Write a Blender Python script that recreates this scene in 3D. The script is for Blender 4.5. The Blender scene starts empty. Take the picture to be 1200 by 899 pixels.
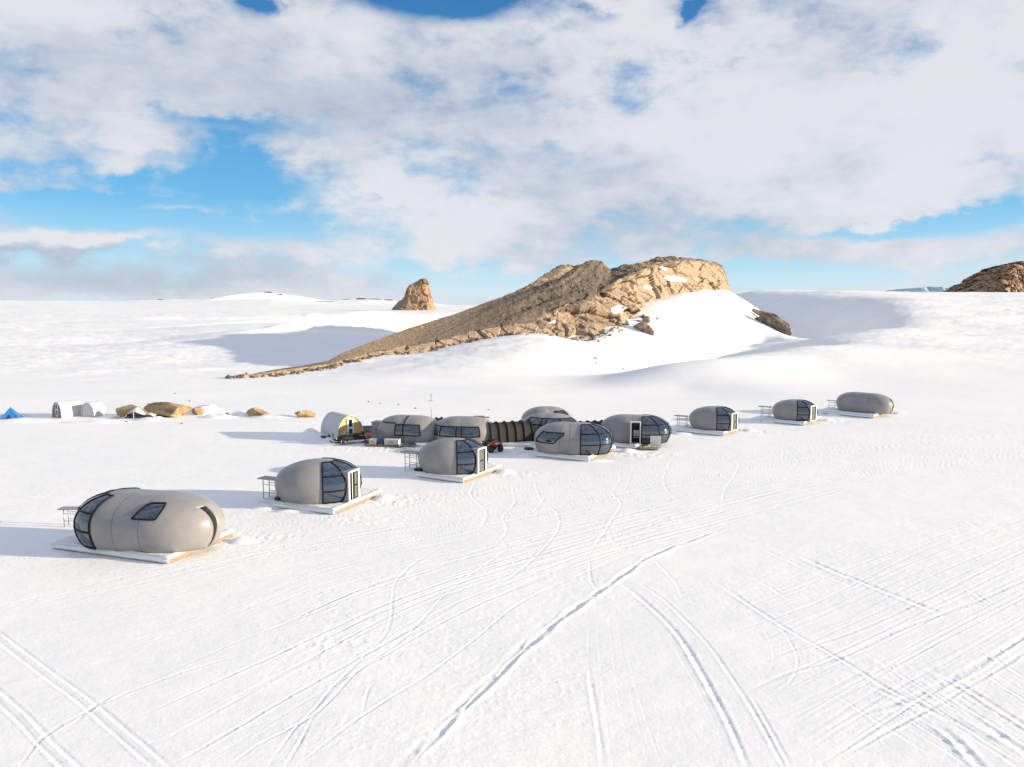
import bpy, bmesh, math, random
import numpy as np
from mathutils import Vector, Matrix
R = math.radians
random.seed(7)
C = bpy.context.scene.collection
SC = bpy.context.scene

# ------------------------------------------------------------------ camera
FPX, HZ, CAMH = 920.0, 352.0, 12.0          # focal length / horizon row in photo pixels, drone height in metres
PIT = math.atan((449.5 - HZ) / FPX)
cam = bpy.data.objects.new('camera', bpy.data.cameras.new('camera'))
C.objects.link(cam)
cam.location = (0, 0, CAMH)
cam.rotation_euler = (R(90) - PIT, 0, 0)
cam.data.sensor_width = 36
cam.data.lens = FPX / 1200 * 36
cam.data.clip_start = .5
cam.data.clip_end = 60000
SC.camera = cam

# ------------------------------------------------------------------ world, sun, exposure
SUN_EL, SUN_DIR = R(11.0), (0.99, -0.13)      # low sun from the right, a little towards the viewer
SUN_AZ = math.atan2(SUN_DIR[0], SUN_DIR[1])
SKY_STRENGTH = 0.1
SC.view_settings.view_transform = 'Standard'
SC.view_settings.look = 'None'
SC.view_settings.gamma = 1
SC.view_settings.exposure = 1.25
W = bpy.data.worlds.new('World'); SC.world = W; W.use_nodes = True

def skydir(px, py):
    x, y = (px - 600) / FPX, (449.5 - py) / FPX          # bearing and elevation of a photo pixel
    dy, dz = math.cos(PIT) + y * math.sin(PIT), -math.sin(PIT) + y * math.cos(PIT)
    return math.atan2(x, dy), math.atan2(dz, math.hypot(x, dy))

def build_world():
    nt = W.node_tree; nt.nodes.clear(); N, L = nt.nodes, nt.links
    def val(op, a, b=None, c=None):
        n = N.new('ShaderNodeMath'); n.operation = op
        for i, x in enumerate((a, b, c)):
            if x is None: continue
            if isinstance(x, (int, float)): n.inputs[i].default_value = x
            else: L.new(x, n.inputs[i])
        return n.outputs[0]
    def mix(f, a, b):
        n = N.new('ShaderNodeMix'); n.data_type = 'RGBA'
        for s, x in ((n.inputs[0], f), (n.inputs[6], a), (n.inputs[7], b)):
            if isinstance(x, (int, float)): s.default_value = x
            elif isinstance(x, tuple): s.default_value = (*x, 1)
            else: L.new(x, s)
        return n.outputs[2]
    def ramp(x, lo, hi):
        n = N.new('ShaderNodeMapRange'); n.interpolation_type = 'SMOOTHSTEP'
        n.inputs[1].default_value = lo; n.inputs[2].default_value = hi
        L.new(x, n.inputs[0]); return n.outputs[0]
    tc = N.new('ShaderNodeTexCoord')
    sp = N.new('ShaderNodeSeparateXYZ'); L.new(tc.outputs['Generated'], sp.inputs[0])
    az = val('ARCTAN2', sp.outputs[0], sp.outputs[1])
    el = val('ARCSINE', sp.outputs[2])
    def blob(px, py, sx, sy, amp, slope=0.0):
        a0, e0 = skydir(px, py)
        da = val('SUBTRACT', waz, a0)
        de = val('SUBTRACT', wel, e0)
        if slope: de = val('MULTIPLY_ADD', da, slope, de)
        q = val('ADD', val('POWER', val('ABSOLUTE', val('DIVIDE', da, sx / FPX)), 2.0), val('POWER', val('ABSOLUTE', val('DIVIDE', de, sy / FPX)), 2.0))
        return val('MULTIPLY', val('EXPONENT', val('MULTIPLY', q, -1.0)), amp)
    def noise(scale, detail, rough, zs=1.8, off=0.0, dist=0.0):
        mp = N.new('ShaderNodeMapping'); mp.inputs['Scale'].default_value = (1, 1, zs); mp.inputs['Location'].default_value = (off, off * .7, off * .3)
        L.new(tc.outputs['Generated'], mp.inputs[0])
        n = N.new('ShaderNodeTexNoise'); n.inputs['Scale'].default_value = scale; n.inputs['Detail'].default_value = detail
        n.inputs['Roughness'].default_value = rough; n.inputs['Distortion'].default_value = dist
        L.new(mp.outputs[0], n.inputs[0]); return n.outputs[0]
    n1 = noise(6.0, 9, .56, 1.8, 3.1, .12)
    n2 = noise(3.2, 7, .55, 2.2, 9.4, .2)
    n3 = noise(17.0, 9, .60, 1.9, 5.7, .15)
    n4 = noise(11.0, 6, .6, 1.6, 14.2, .1)
    waz = val('MULTIPLY_ADD', val('SUBTRACT', n4, .5), .11, az)
    wel = val('ADD', val('MULTIPLY_ADD', val('SUBTRACT', n3, .5), .05, el), val('MULTIPLY', val('SUBTRACT', n1, .5), .04))
    dens = val('ADD', val('MULTIPLY', val('SUBTRACT', n1, .5), 1.45), .43)
    dens = val('ADD', dens, val('MULTIPLY', val('SUBTRACT', n3, .5), .95))
    blobs = [  # breaks in the cloud deck and thicker banks
        (230, 212, 120, 28, -.34, -.1), (295, 192, 36, 26, -.36), (160, 200, 60, 9, .24, -.1), (210, 250, 50, 6, .30), (110, 225, 60, 6, .16), (80, 245, 160, 16, -.42), (255, 138, 80, 12, -.42), (190, 247, 60, 7, .22), (100, 190, 90, 10, .12), (515, 2, 70, 15, -1.05), (303, 5, 24, 10, -.85),
        (803, 19, 13, 11, -.7), (700, 14, 25, 9, -.28), (595, 105, 26, 12, -.08), (595, 75, 50, 24, .22), (880, 25, 120, 40, .22), (145, 88, 26, 12, .15), (168, 103, 18, 9, -.15), (430, 226, 14, 6, -.30), 
        (1010, 271, 95, 8, -.70, .06), (1130, 259, 70, 9, -.62), (930, 320, 200, 18, -.70), (1130, 191, 24, 9, -.26), (640, 170, 20, 8, -.2), (680, 92, 20, 10, .12),
        (560, 330, 60, 17, -.75), (430, 318, 60, 9, -.20), (240, 268, 120, 12, -.42), (60, 318, 60, 10, -.15),
        (50, 288, 140, 11, .62, -.08), (1050, 150, 220, 110, .22), (480, 60, 160, 60, .20), (100, 60, 180, 70, .22), (800, 220, 260, 50, .20), (400, 180, 50, 30, .2),
        (1000, 293, 150, 7, .28), (150, 335, 240, 16, .22), (1120, 310, 120, 30, .18), (430, 340, 60, 14, .16)]
    for b in blobs: dens = val('ADD', dens, blob(*b))
    cover = ramp(dens, .02, .60)
    shade = val('ADD', val('MULTIPLY', n2, .8), val('MULTIPLY', n1, .45)); shade = val('MULTIPLY_ADD', n3, .42, val('SUBTRACT', shade, .16))
    for b in [(650, 110, 120, 60, -.08), (250, 80, 120, 60, -.06), (150, 325, 250, 16, -.10), (1130, 120, 120, 120, .08), (480, 30, 120, 50, .08), (700, 280, 200, 26, -.05), (370, 165, 40, 20, .08), (50, 281, 130, 7, .28), (60, 305, 150, 7, -.16)]:
        shade = val('ADD', shade, blob(*b))
    sh = ramp(shade, .46, .84)
    sky = N.new('ShaderNodeTexSky'); sky.sky_type = 'NISHITA'; sky.sun_disc = False
    sky.sun_elevation = SUN_EL; sky.sun_rotation = SUN_AZ
    sky.altitude = 1200; sky.air_density = 1.0; sky.dust_density = .3; sky.ozone_density = 3.0
    g = N.new('ShaderNodeHueSaturation'); g.inputs['Saturation'].default_value = 1.0; g.inputs['Value'].default_value = 0.95
    L.new(sky.outputs[0], g.inputs['Color'])
    cloud = mix(sh, CLOUD_DARK, CLOUD_LIGHT)
    cr = N.new('ShaderNodeValToRGB'); E_ = cr.color_ramp.elements
    for i, (e, c) in enumerate(((0.0, (.56, .71, .83)), (.05, (.33, .58, .77)), (.12, (.095, .385, .67)), (.24, (.04, .25, .53)), (.36, (.016, .14, .38)), (1.0, (.03, .14, .38)))):
        q = E_[i] if i < 2 else E_.new(e)
        q.position = e; q.color = (*c, 1)
    L.new(val('MAXIMUM', el, 0.0), cr.inputs[0])
    blue = N.new('ShaderNodeVectorMath'); blue.operation = 'SCALE'; L.new(cr.outputs[0], blue.inputs[0]); blue.inputs['Scale'].default_value = 5.0
    clear = mix(.8, g.outputs[0], blue.outputs[0])
    col = mix(val('MULTIPLY', cover, .95), clear, cloud)
    bg = N.new('ShaderNodeBackground'); bg.inputs[1].default_value = SKY_STRENGTH
    L.new(col, bg.inputs[0])
    out = N.new('ShaderNodeOutputWorld'); L.new(bg.outputs[0], out.inputs[0])
CLOUD_DARK = (2.05, 2.32, 2.78)
CLOUD_LIGHT = (3.35, 3.37, 3.52)
build_world()
sun = bpy.data.objects.new('sun', bpy.data.lights.new('sun', 'SUN'))
C.objects.link(sun)
sun.data.energy = 3.8; sun.data.angle = R(.55); sun.data.color = (1, .845, .62)
sd = Vector((SUN_DIR[0] * math.cos(SUN_EL), SUN_DIR[1] * math.cos(SUN_EL), math.sin(SUN_EL)))
sun.rotation_euler = sd.to_track_quat('Z', 'Y').to_euler()

# ------------------------------------------------------------------ helpers
def ray(px, py):
    x, y = (px - 600) / FPX, (449.5 - py) / FPX
    return x, math.cos(PIT) + y * math.sin(PIT), -math.sin(PIT) + y * math.cos(PIT)
def at(px, py, D=None):
    """the place seen at a photo pixel: on level snow, or at a given distance"""
    dx, dy, dz = ray(px, py)
    t = (D / dy) if D else (-CAMH / dz)
    return Vector((dx * t, dy * t, CAMH + dz * t))

def mat(name, col, rough=.6, metal=0., spec=.5, var=0., vscale=4., bump=0., bscale=20., col2=None, coat=0.):
    m = bpy.data.materials.new(name); m.use_nodes = True
    nt = m.node_tree; b = nt.nodes['Principled BSDF']
    b.inputs['Roughness'].default_value = rough; b.inputs['Metallic'].default_value = metal
    b.inputs['Specular IOR Level'].default_value = spec; b.inputs['Coat Weight'].default_value = coat
    b.inputs['Base Color'].default_value = (*col, 1)
    tc = nt.nodes.new('ShaderNodeTexCoord')
    if var or col2:
        n = nt.nodes.new('ShaderNodeTexNoise'); n.inputs['Scale'].default_value = vscale; n.inputs['Detail'].default_value = 6; n.inputs['Roughness'].default_value = .65
        nt.links.new(tc.outputs['Object'], n.inputs[0])
        r = nt.nodes.new('ShaderNodeMapRange'); r.inputs[1].default_value = .32; r.inputs[2].default_value = .68
        nt.links.new(n.outputs[0], r.inputs[0])
        mx = nt.nodes.new('ShaderNodeMix'); mx.data_type = 'RGBA'
        c2 = col2 or tuple(c * (1 - var) for c in col)
        mx.inputs[6].default_value = (*c2, 1); mx.inputs[7].default_value = (*col, 1)
        nt.links.new(r.outputs[0], mx.inputs[0]); nt.links.new(mx.outputs[2], b.inputs['Base Color'])
    if bump:
        n = nt.nodes.new('ShaderNodeTexNoise'); n.inputs['Scale'].default_value = bscale; n.inputs['Detail'].default_value = 5
        nt.links.new(tc.outputs['Object'], n.inputs[0])
        bp = nt.nodes.new('ShaderNodeBump'); bp.inputs['Strength'].default_value = bump; bp.inputs['Distance'].default_value = .05
        nt.links.new(n.outputs[0], bp.inputs['Height']); nt.links.new(bp.outputs[0], b.inputs['Normal'])
    return m

M = {
    'shell': mat('pod_shell', (.278, .270, .272), .36, 0, .45, .20, 1.1, .05, 30, coat=.15),
    'seam': mat('seam_dark', (.13, .115, .105), .6),
    'frame': mat('black_frame', (.008, .009, .011), .5, spec=.2),
    'white': mat('white_paint', (.78, .77, .74), .45, var=.12, vscale=6),
    'fascia': mat('snowy_fascia', (.74, .74, .74), .6, var=.16, vscale=3, bump=.2, bscale=12),
    'ply': mat('plywood', (.30, .22, .16), .6, var=.3, vscale=5),
    'snowcap': mat('snow_cap', (.86, .87, .885), .7, var=.05, vscale=5, bump=.4, bscale=9),
    'dark': mat('dark_rubber', (.015, .015, .018), .55),
    'inside': mat('shaded_interior', (.03, .028, .026), .8),  # near-black: shade of the cut openings is put into the colour
    'metal': mat('galvanised_steel', (.33, .34, .36), .4, .8, var=.2, vscale=8),
    'panel': mat('grey_panel', (.30, .30, .31), .5, var=.15),
    'tunnel': mat('tunnel_fabric', (.03, .025, .024), .8, var=.45, vscale=5, bump=.3, bscale=8),
    'yellow': mat('yellow_end_wall', (.66, .41, .13), .6, var=.12, vscale=3),
    'tentwhite': mat('white_tent_cloth', (.56, .56, .56), .75, var=.08, vscale=2, bump=.25, bscale=4),
    'tentgrey': mat('grey_tent_cloth', (.55, .56, .57), .75, var=.1, vscale=2, bump=.25, bscale=4),
    'brownwall': mat('brown_end_wall', (.30, .235, .19), .7, var=.25, vscale=6),
    'blue': mat('blue_tent_cloth', (.03, .19, .52), .6, var=.3, vscale=3),
    'bluebox': mat('blue_plastic', (.02, .045, .12), .4),
    'red': mat('red_plastic', (.50, .045, .03), .4, var=.2),
    'black': mat('black_plastic', (.012, .012, .014), .55, spec=.3),
    'wood': mat('raw_timber', (.36, .24, .14), .7, var=.3, vscale=7),
    'orange': mat('orange_cloth', (.55, .21, .10), .7, var=.2),
    'tarp': mat('dark_blue_tarp', (.03, .05, .09), .45, var=.4, vscale=3),
    'brownsheet': mat('brown_plank', (.22, .16, .11), .75, var=.35, vscale=6),
}
def glass_mat(name, col, ior=2.1):
    m = mat(name, col, .03, 0, .5)
    m.node_tree.nodes['Principled BSDF'].inputs['IOR'].default_value = ior
    return m
M['glass'] = glass_mat('tinted_glass', (.003, .018, .045), 2.2)
M['doorglass'] = glass_mat('door_glass', (.10, .11, .09), 1.8)

class MB:
    def __init__(s): s.v = []; s.f = []; s.sm = []
    def add(s, vs, fs, smooth=False):
        o = len(s.v); s.v += [tuple(p) for p in vs]
        s.f += [tuple(i + o for i in f) for f in fs]; s.sm += [smooth] * len(fs); return s
    def box(s, c, d, rot=None, taper=1.0):
        vs = []
        for z in (-.5, .5):
            k = taper if z > 0 else 1
            for x, y in ((-.5, -.5), (.5, -.5), (.5, .5), (-.5, .5)): vs.append(Vector((x * d[0] * k, y * d[1] * k, z * d[2])))
        if rot is not None: vs = [rot @ p for p in vs]
        c = Vector(c)
        return s.add([p + c for p in vs], [(3, 2, 1, 0), (4, 5, 6, 7), (0, 1, 5, 4), (1, 2, 6, 5), (2, 3, 7, 6), (3, 0, 4, 7)])
    def tube(s, pts, r, n=7):
        pts = [Vector(p) for p in pts]; vs = []; fs = []
        for i, p in enumerate(pts):
            t = (pts[min(i + 1, len(pts) - 1)] - pts[max(i - 1, 0)]).normalized()
            a = t.orthogonal().normalized() if abs(t.z) > .95 else t.cross(Vector((0, 0, 1))).normalized()
            b = t.cross(a)
            for k in range(n):
                q = 2 * math.pi * k / n; vs.append(p + (a * math.cos(q) + b * math.sin(q)) * r)
        for i in range(len(pts) - 1):
            for k in range(n): fs.append((i * n + k, i * n + (k + 1) % n, (i + 1) * n + (k + 1) % n, (i + 1) * n + k))
        fs.append(tuple(range(n))[::-1]); fs.append(tuple((len(pts) - 1) * n + k for k in range(n)))
        return s.add(vs, fs, True)
    def cyl(s, c, axis, r, h, n=16):
        c = Vector(c); a = Vector(axis).normalized() * h / 2
        return s.tube([c - a, c + a], r, n)
    def grid(s, P, smooth=True, flip=False, close=False):
        """P[i][j] points"""
        ni, nj = len(P), len(P[0]); vs = [p for row in P for p in row]; fs = []
        for i in range(ni - 1):
            for j in range(nj - 1 + (1 if close else 0)):
                k = (j + 1) % nj
                q = (i * nj + j, i * nj + k, (i + 1) * nj + k, (i + 1) * nj + j)
                fs.append(q[::-1] if flip else q)
        return s.add(vs, fs, smooth)
    def build(s, name, m, parent=None):
        me = bpy.data.meshes.new(name); me.from_pydata(s.v, [], s.f); me.update()
        me.polygons.foreach_set('use_smooth', s.sm)
        me.materials.append(m if not isinstance(m, str) else M[m])
        o = bpy.data.objects.new(name, me); C.objects.link(o)
        if parent: o.parent = parent
        return o
def tag(o, label=None, cat=None, group=None, kind=None):
    if label: o['label'] = label
    if cat: o['category'] = cat
    if group: o['group'] = group
    if kind: o['kind'] = kind
    return o
def thing(name, label, cat, loc, rz=0., group=None, scale=1.):
    o = bpy.data.objects.new(name, None); C.objects.link(o)
    o.empty_display_size = .3
    o.location = loc; o.rotation_euler = (0, 0, rz); o.scale = (scale,) * 3
    return tag(o, label, cat, group)

# numpy noise -------------------------------------------------------
def _h(ix, iy, iz, seed):
    h = (ix.astype(np.int64) * 374761393 + iy.astype(np.int64) * 668265263 + iz.astype(np.int64) * 2147483647 + seed * 1274126177) & 0xFFFFFFFF
    h = ((h ^ (h >> 13)) * 1274126177) & 0xFFFFFFFF
    h = (h ^ (h >> 16)) & 0xFFFF
    return h / 65535.0
def vnoise(x, y, z=None, seed=0):
    x = np.asarray(x, float); y = np.asarray(y, float)
    x0 = np.floor(x); y0 = np.floor(y); fx = x - x0; fy = y - y0
    fx = fx * fx * fx * (fx * (fx * 6 - 15) + 10); fy = fy * fy * fy * (fy * (fy * 6 - 15) + 10)
    if z is None:
        Z = np.zeros_like(x0)
        a = _h(x0, y0, Z, seed); b = _h(x0 + 1, y0, Z, seed); c = _h(x0, y0 + 1, Z, seed); d = _h(x0 + 1, y0 + 1, Z, seed)
        return (a + (b - a) * fx) * (1 - fy) + (c + (d - c) * fx) * fy
    z = np.asarray(z, float); z0 = np.floor(z); fz = z - z0; fz = fz * fz * (3 - 2 * fz)
    r = 0
    for k in (0, 1):
        a = _h(x0, y0, z0 + k, seed); b = _h(x0 + 1, y0, z0 + k, seed); c = _h(x0, y0 + 1, z0 + k, seed); d = _h(x0 + 1, y0 + 1, z0 + k, seed)
        v = (a + (b - a) * fx) * (1 - fy) + (c + (d - c) * fx) * fy
        r = r + v * (fz if k else (1 - fz))
    return r
def fbm(x, y, z=None, oct=5, seed=0, gain=.5, ridged=False):
    t = 0; a = 1; n = 0
    for k in range(oct):
        v = vnoise(x * 2 ** k, y * 2 ** k, None if z is None else z * 2 ** k, seed + k * 17)
        if ridged: v = 1 - np.abs(2 * v - 1)
        t = t + a * v; n += a; a *= gain
    return t / n
def worley(x, y, z, seed=0):
    """per-cell random value, tilted facet value and distance to the nearest cell border"""
    x0, y0, z0 = np.floor(x), np.floor(y), np.floor(z); f1 = np.full(x.shape, 9.0); f2 = f1.copy(); cid = np.zeros(x.shape); fac = np.zeros(x.shape)
    for i in (-1, 0, 1):
        for j in (-1, 0, 1):
            for k in (-1, 0, 1):
                a, b, c = x0 + i, y0 + j, z0 + k
                dx = x - a - _h(a, b, c, seed); dy = y - b - _h(a, b, c, seed + 1); dz = z - c - _h(a, b, c, seed + 2)
                d = np.sqrt(dx * dx + dy * dy + dz * dz); m = d < f1
                f2 = np.where(m, f1, np.minimum(f2, d)); r = _h(a, b, c, seed + 3)
                cid = np.where(m, r, cid); fac = np.where(m, dx * (_h(a, b, c, seed + 4) - .5) + dy * (_h(a, b, c, seed + 5) - .5) + dz * (_h(a, b, c, seed + 6) - .5), fac); f1 = np.where(m, d, f1)
    return cid, fac * 2, f2 - f1
def sstep(a, b, x):
    t = np.clip((x - a) / (b - a), 0, 1); return t * t * (3 - 2 * t)

# ------------------------------------------------------------------ terrain
CP = []
def cp(px, py, D): p = at(px, py, D); CP.append((p.x, p.y, p.z))
def cz(px, D, z): CP.append(((px - 600) / FPX * D, D, z))
for D in (85, 108):
    for px in (-400, -200, 0, 200, 400, 600, 800, 1000, 1200, 1400, 1600):
        if D < 100 or px < 850: cz(px, D, 0)
for D, z in ((130, -.4), (170, -.8), (250, -1), (360, -1), (520, -.5)):
    for px in (-400, -250, -100, 50, 180, 290):
        if px < 200 or D < 200: cz(px, D, z)
for px, D, z in ((380, 190, -.4), (370, 245, 2.2), (330, 250, 2.2), (250, 250, 1.6), (380, 360, 1.2), (300, 360, 1.2), (380, 520, 0), (450, 300, -.8), (450, 400, -.8), (450, 520, -.5), (520, 330, -.8), (520, 420, -.8), (600, 420, -.8), (600, 540, -.5)): cz(px, D, z)
# foot and top of the snow ramp under the rock
for p in ((330, 447, 119), (430, 443, 122), (520, 446, 118), (600, 448, 117), (650, 447, 118)): cp(*p)
for p in ((300, 441, 127), (385, 431, 139), (440, 419, 148), (490, 414.5, 154), (520, 406.5, 159), (580, 394.5, 165), (640, 389.5, 170), (665, 397, 172), (700, 392, 177),
          (720, 383, 183), (740, 372, 196), (760, 354, 222), (800, 343, 245), (830, 340, 262), (850, 339, 276)): cp(*p)
for p in ((560, 196, 3), (640, 216, 4), (700, 242, 6), (780, 285, 9), (840, 320, 10)): cz(*p)
# crest of the ramp running down to the right
for p in ((868, 352, 268), (885, 366, 245), (905, 384, 222), (915, 394, 210)): cp(*p)
# snow ramp body
for p in ((600, 425, 133), (690, 425, 140), (700, 415, 150), (750, 408, 168), (800, 380, 192), (840, 365, 220), (840, 403, 184), (880, 400, 196)): cp(*p)
# low swell that runs up to the plateau, wind scoop on its left
for p in ((985, 392.5, 186), (1040, 371, 232), (1040, 354, 265), (1000, 350, 305), (940, 347, 365), (870, 345.5, 440), (800, 344.5, 560)): cp(*p)
for px, D, z in ((700, 117, .1), (740, 116, 1.0), (785, 117, 2.2), (830, 122, 2.9), (870, 130, 3.0), (905, 140, 3.0), (940, 150, 3.2), (965, 170, 3.4)): cz(px, D, z)
for px, D, z in ((690, 132, -.2), (735, 140, -1.3), (775, 152, -2.0), (812, 165, -2.4), (845, 180, -2.2), (872, 196, -1.4), (900, 206, -1.0), (938, 222, -.6), (962, 240, 0.4), (965, 262, 1.6), (935, 290, 2.0), (895, 330, 3.0), (860, 380, 5), (1000, 248, 5.0), (990, 262, 6.4), (960, 300, 7.4), (912, 360, 9.5), (850, 440, 11), (800, 440, 8)): cz(px, D, z)
# lit apron on the right and the plateau above it
for px in (1110, 1220, 1340, 1500, 1700):
    for D, z in ((108, .7), (125, 1.9), (145, 3.0), (175, 4.2), (205, 5.8), (235, 8.6), (262, 11.0), (290, 12.6), (340, 14), (440, 15.6), (560, 17)): cz(px, D, z)
for px, D, z in ((1030, 190, 4.9), (1010, 150, 3.1), (960, 120, 1.6), (900, 108, .7), (1060, 212, 6.3), (900, 560, 17), (1000, 560, 17), (1000, 440, 15.4), (1060, 330, 13.6)): cz(px, D, z)
# wind-carved drifts left of the rock
CPa = np.array(CP)
def tps_fit(P, lam=.02):
    n = len(P); X = P[:, :2] / 100
    d = np.linalg.norm(X[:, None] - X[None], axis=2)
    K = np.where(d > 1e-9, d * d * np.log(np.maximum(d, 1e-9)), 0) + lam * np.eye(n) * .05
    A = np.zeros((n + 3, n + 3)); A[:n, :n] = K; A[:n, n] = 1; A[:n, n + 1:] = X; A[n, :n] = 1; A[n + 1:, :n] = X.T
    return np.linalg.solve(A, np.r_[P[:, 2], 0, 0, 0])
TW = tps_fit(CPa)
def tps(x, y):
    X = np.stack([x, y], 1) / 100; P = CPa[:, :2] / 100; n = len(P)
    out = TW[n] + X @ TW[n + 1:]
    for i in range(n):
        d2 = ((X - P[i]) ** 2).sum(1)
        out += TW[i] * .5 * d2 * np.log(np.maximum(d2, 1e-12))
    return out
HPX = [-500, 0, 120, 200, 250, 290, 318, 345, 400, 460, 560, 620, 700, 870, 1000, 1080, 1200, 1500]
HPY = [352, 352, 353, 351, 350.5, 349, 349, 351, 355, 357, 358, 356, 352, 346, 342, 340, 342, 343]
def far_z(x, y):
    px = 600 + FPX * x / np.maximum(y, 1)
    hp = np.interp(px, HPX, HPY)
    zc = CAMH + (HZ - hp) / FPX * 2600
    k = sstep(560, 900, px)
    left = np.interp(y, [0, 400, 800, 1500, 2600], [-1, -1, .2, 4.5, 0])
    right = np.interp(y, [0, 400, 560, 1000, 2600], [15, 15, 17, 22.5, 0])
    lo = left * (1 - k) + right * k
    t = sstep(900, 2600, y)
    z = lo * (1 - t) + zc * t
    return np.where(y > 2600, zc - (y - 2600) * .02, z)
def mounds(x, y):
    z = np.zeros_like(x)
    # two wind tails left of the rock, and a long low step further back
    for px, D, rx, ry, ang, h in ((396, 285, 30, 7, 66, 6.0), (440, 320, 40, 8, 62, 8.0), (372, 420, 60, 12, 30, 3.0), (480, 520, 170, 20, 6, 4.6), (470, 420, 40, 9, 50, 5.5), (330, 700, 220, 26, 4, 2.5), (180, 140, 26, 6, 10, .35), (90, 260, 60, 14, 8, .8)):
        cx = (px - 600) / FPX * D; c, s = math.cos(R(ang)), math.sin(R(ang))
        u = (x - cx) * c + (y - D) * s; v = -(x - cx) * s + (y - D) * c
        z += h * np.exp(-(u / rx) ** 2) * np.exp(-np.where(v > 0, v / ry, v / (ry * .55)) ** 2)
    return z
def base_z(x, y):
    x = np.asarray(x, float); y = np.asarray(y, float); shp = x.shape
    x = x.ravel(); y = y.ravel()
    z = np.zeros_like(x); near = (y > 84) & (y < 560)
    if near.any():
        zz = tps(np.clip(x[near], -520, 700), y[near]); z[near] = zz * sstep(86, 112, y[near])
    w = sstep(400, 550, y)
    z = np.where(y > 400, z * (1 - w) + far_z(x, y) * w, z) + mounds(x, y)
    amp = .05 + .25 * sstep(60, 160, y)
    z += (fbm(x / 23, y / 13, seed=3, oct=3) - .5) * 2 * amp
    z += (fbm(x / 90, y / 45, seed=9, oct=3) - .5) * 2 * 1.2 * sstep(150, 500, y)
    return z.reshape(shp)
def tz(x, y): return float(base_z(np.array([x]), np.array([y]))[0])

# snow sheet: rows by distance, columns by bearing, so that nearer snow is finer
rows = np.concatenate([[-220, -120, -60, -25, -5, 6, 12, 15.5], CAMH * FPX / np.arange(690, 440, -1.0) * 1.0, CAMH * FPX / np.arange(440, 92, -.85), np.geomspace(121, 560, 230), np.geomspace(570, 14000, 60)])
rows = np.unique(np.round(rows, 4))
cols = np.concatenate([np.linspace(-3.2, -.72, 34)[:-1], np.linspace(-.72, .72, 860), np.linspace(.72, 3.2, 34)[1:]])
wd = np.where(rows > 18, rows, 18 + (18 - rows) * 1.4)
GX = wd[:, None] * cols[None]; GY = np.repeat(rows[:, None], len(cols), 1)
GZ = base_z(GX, GY)

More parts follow.
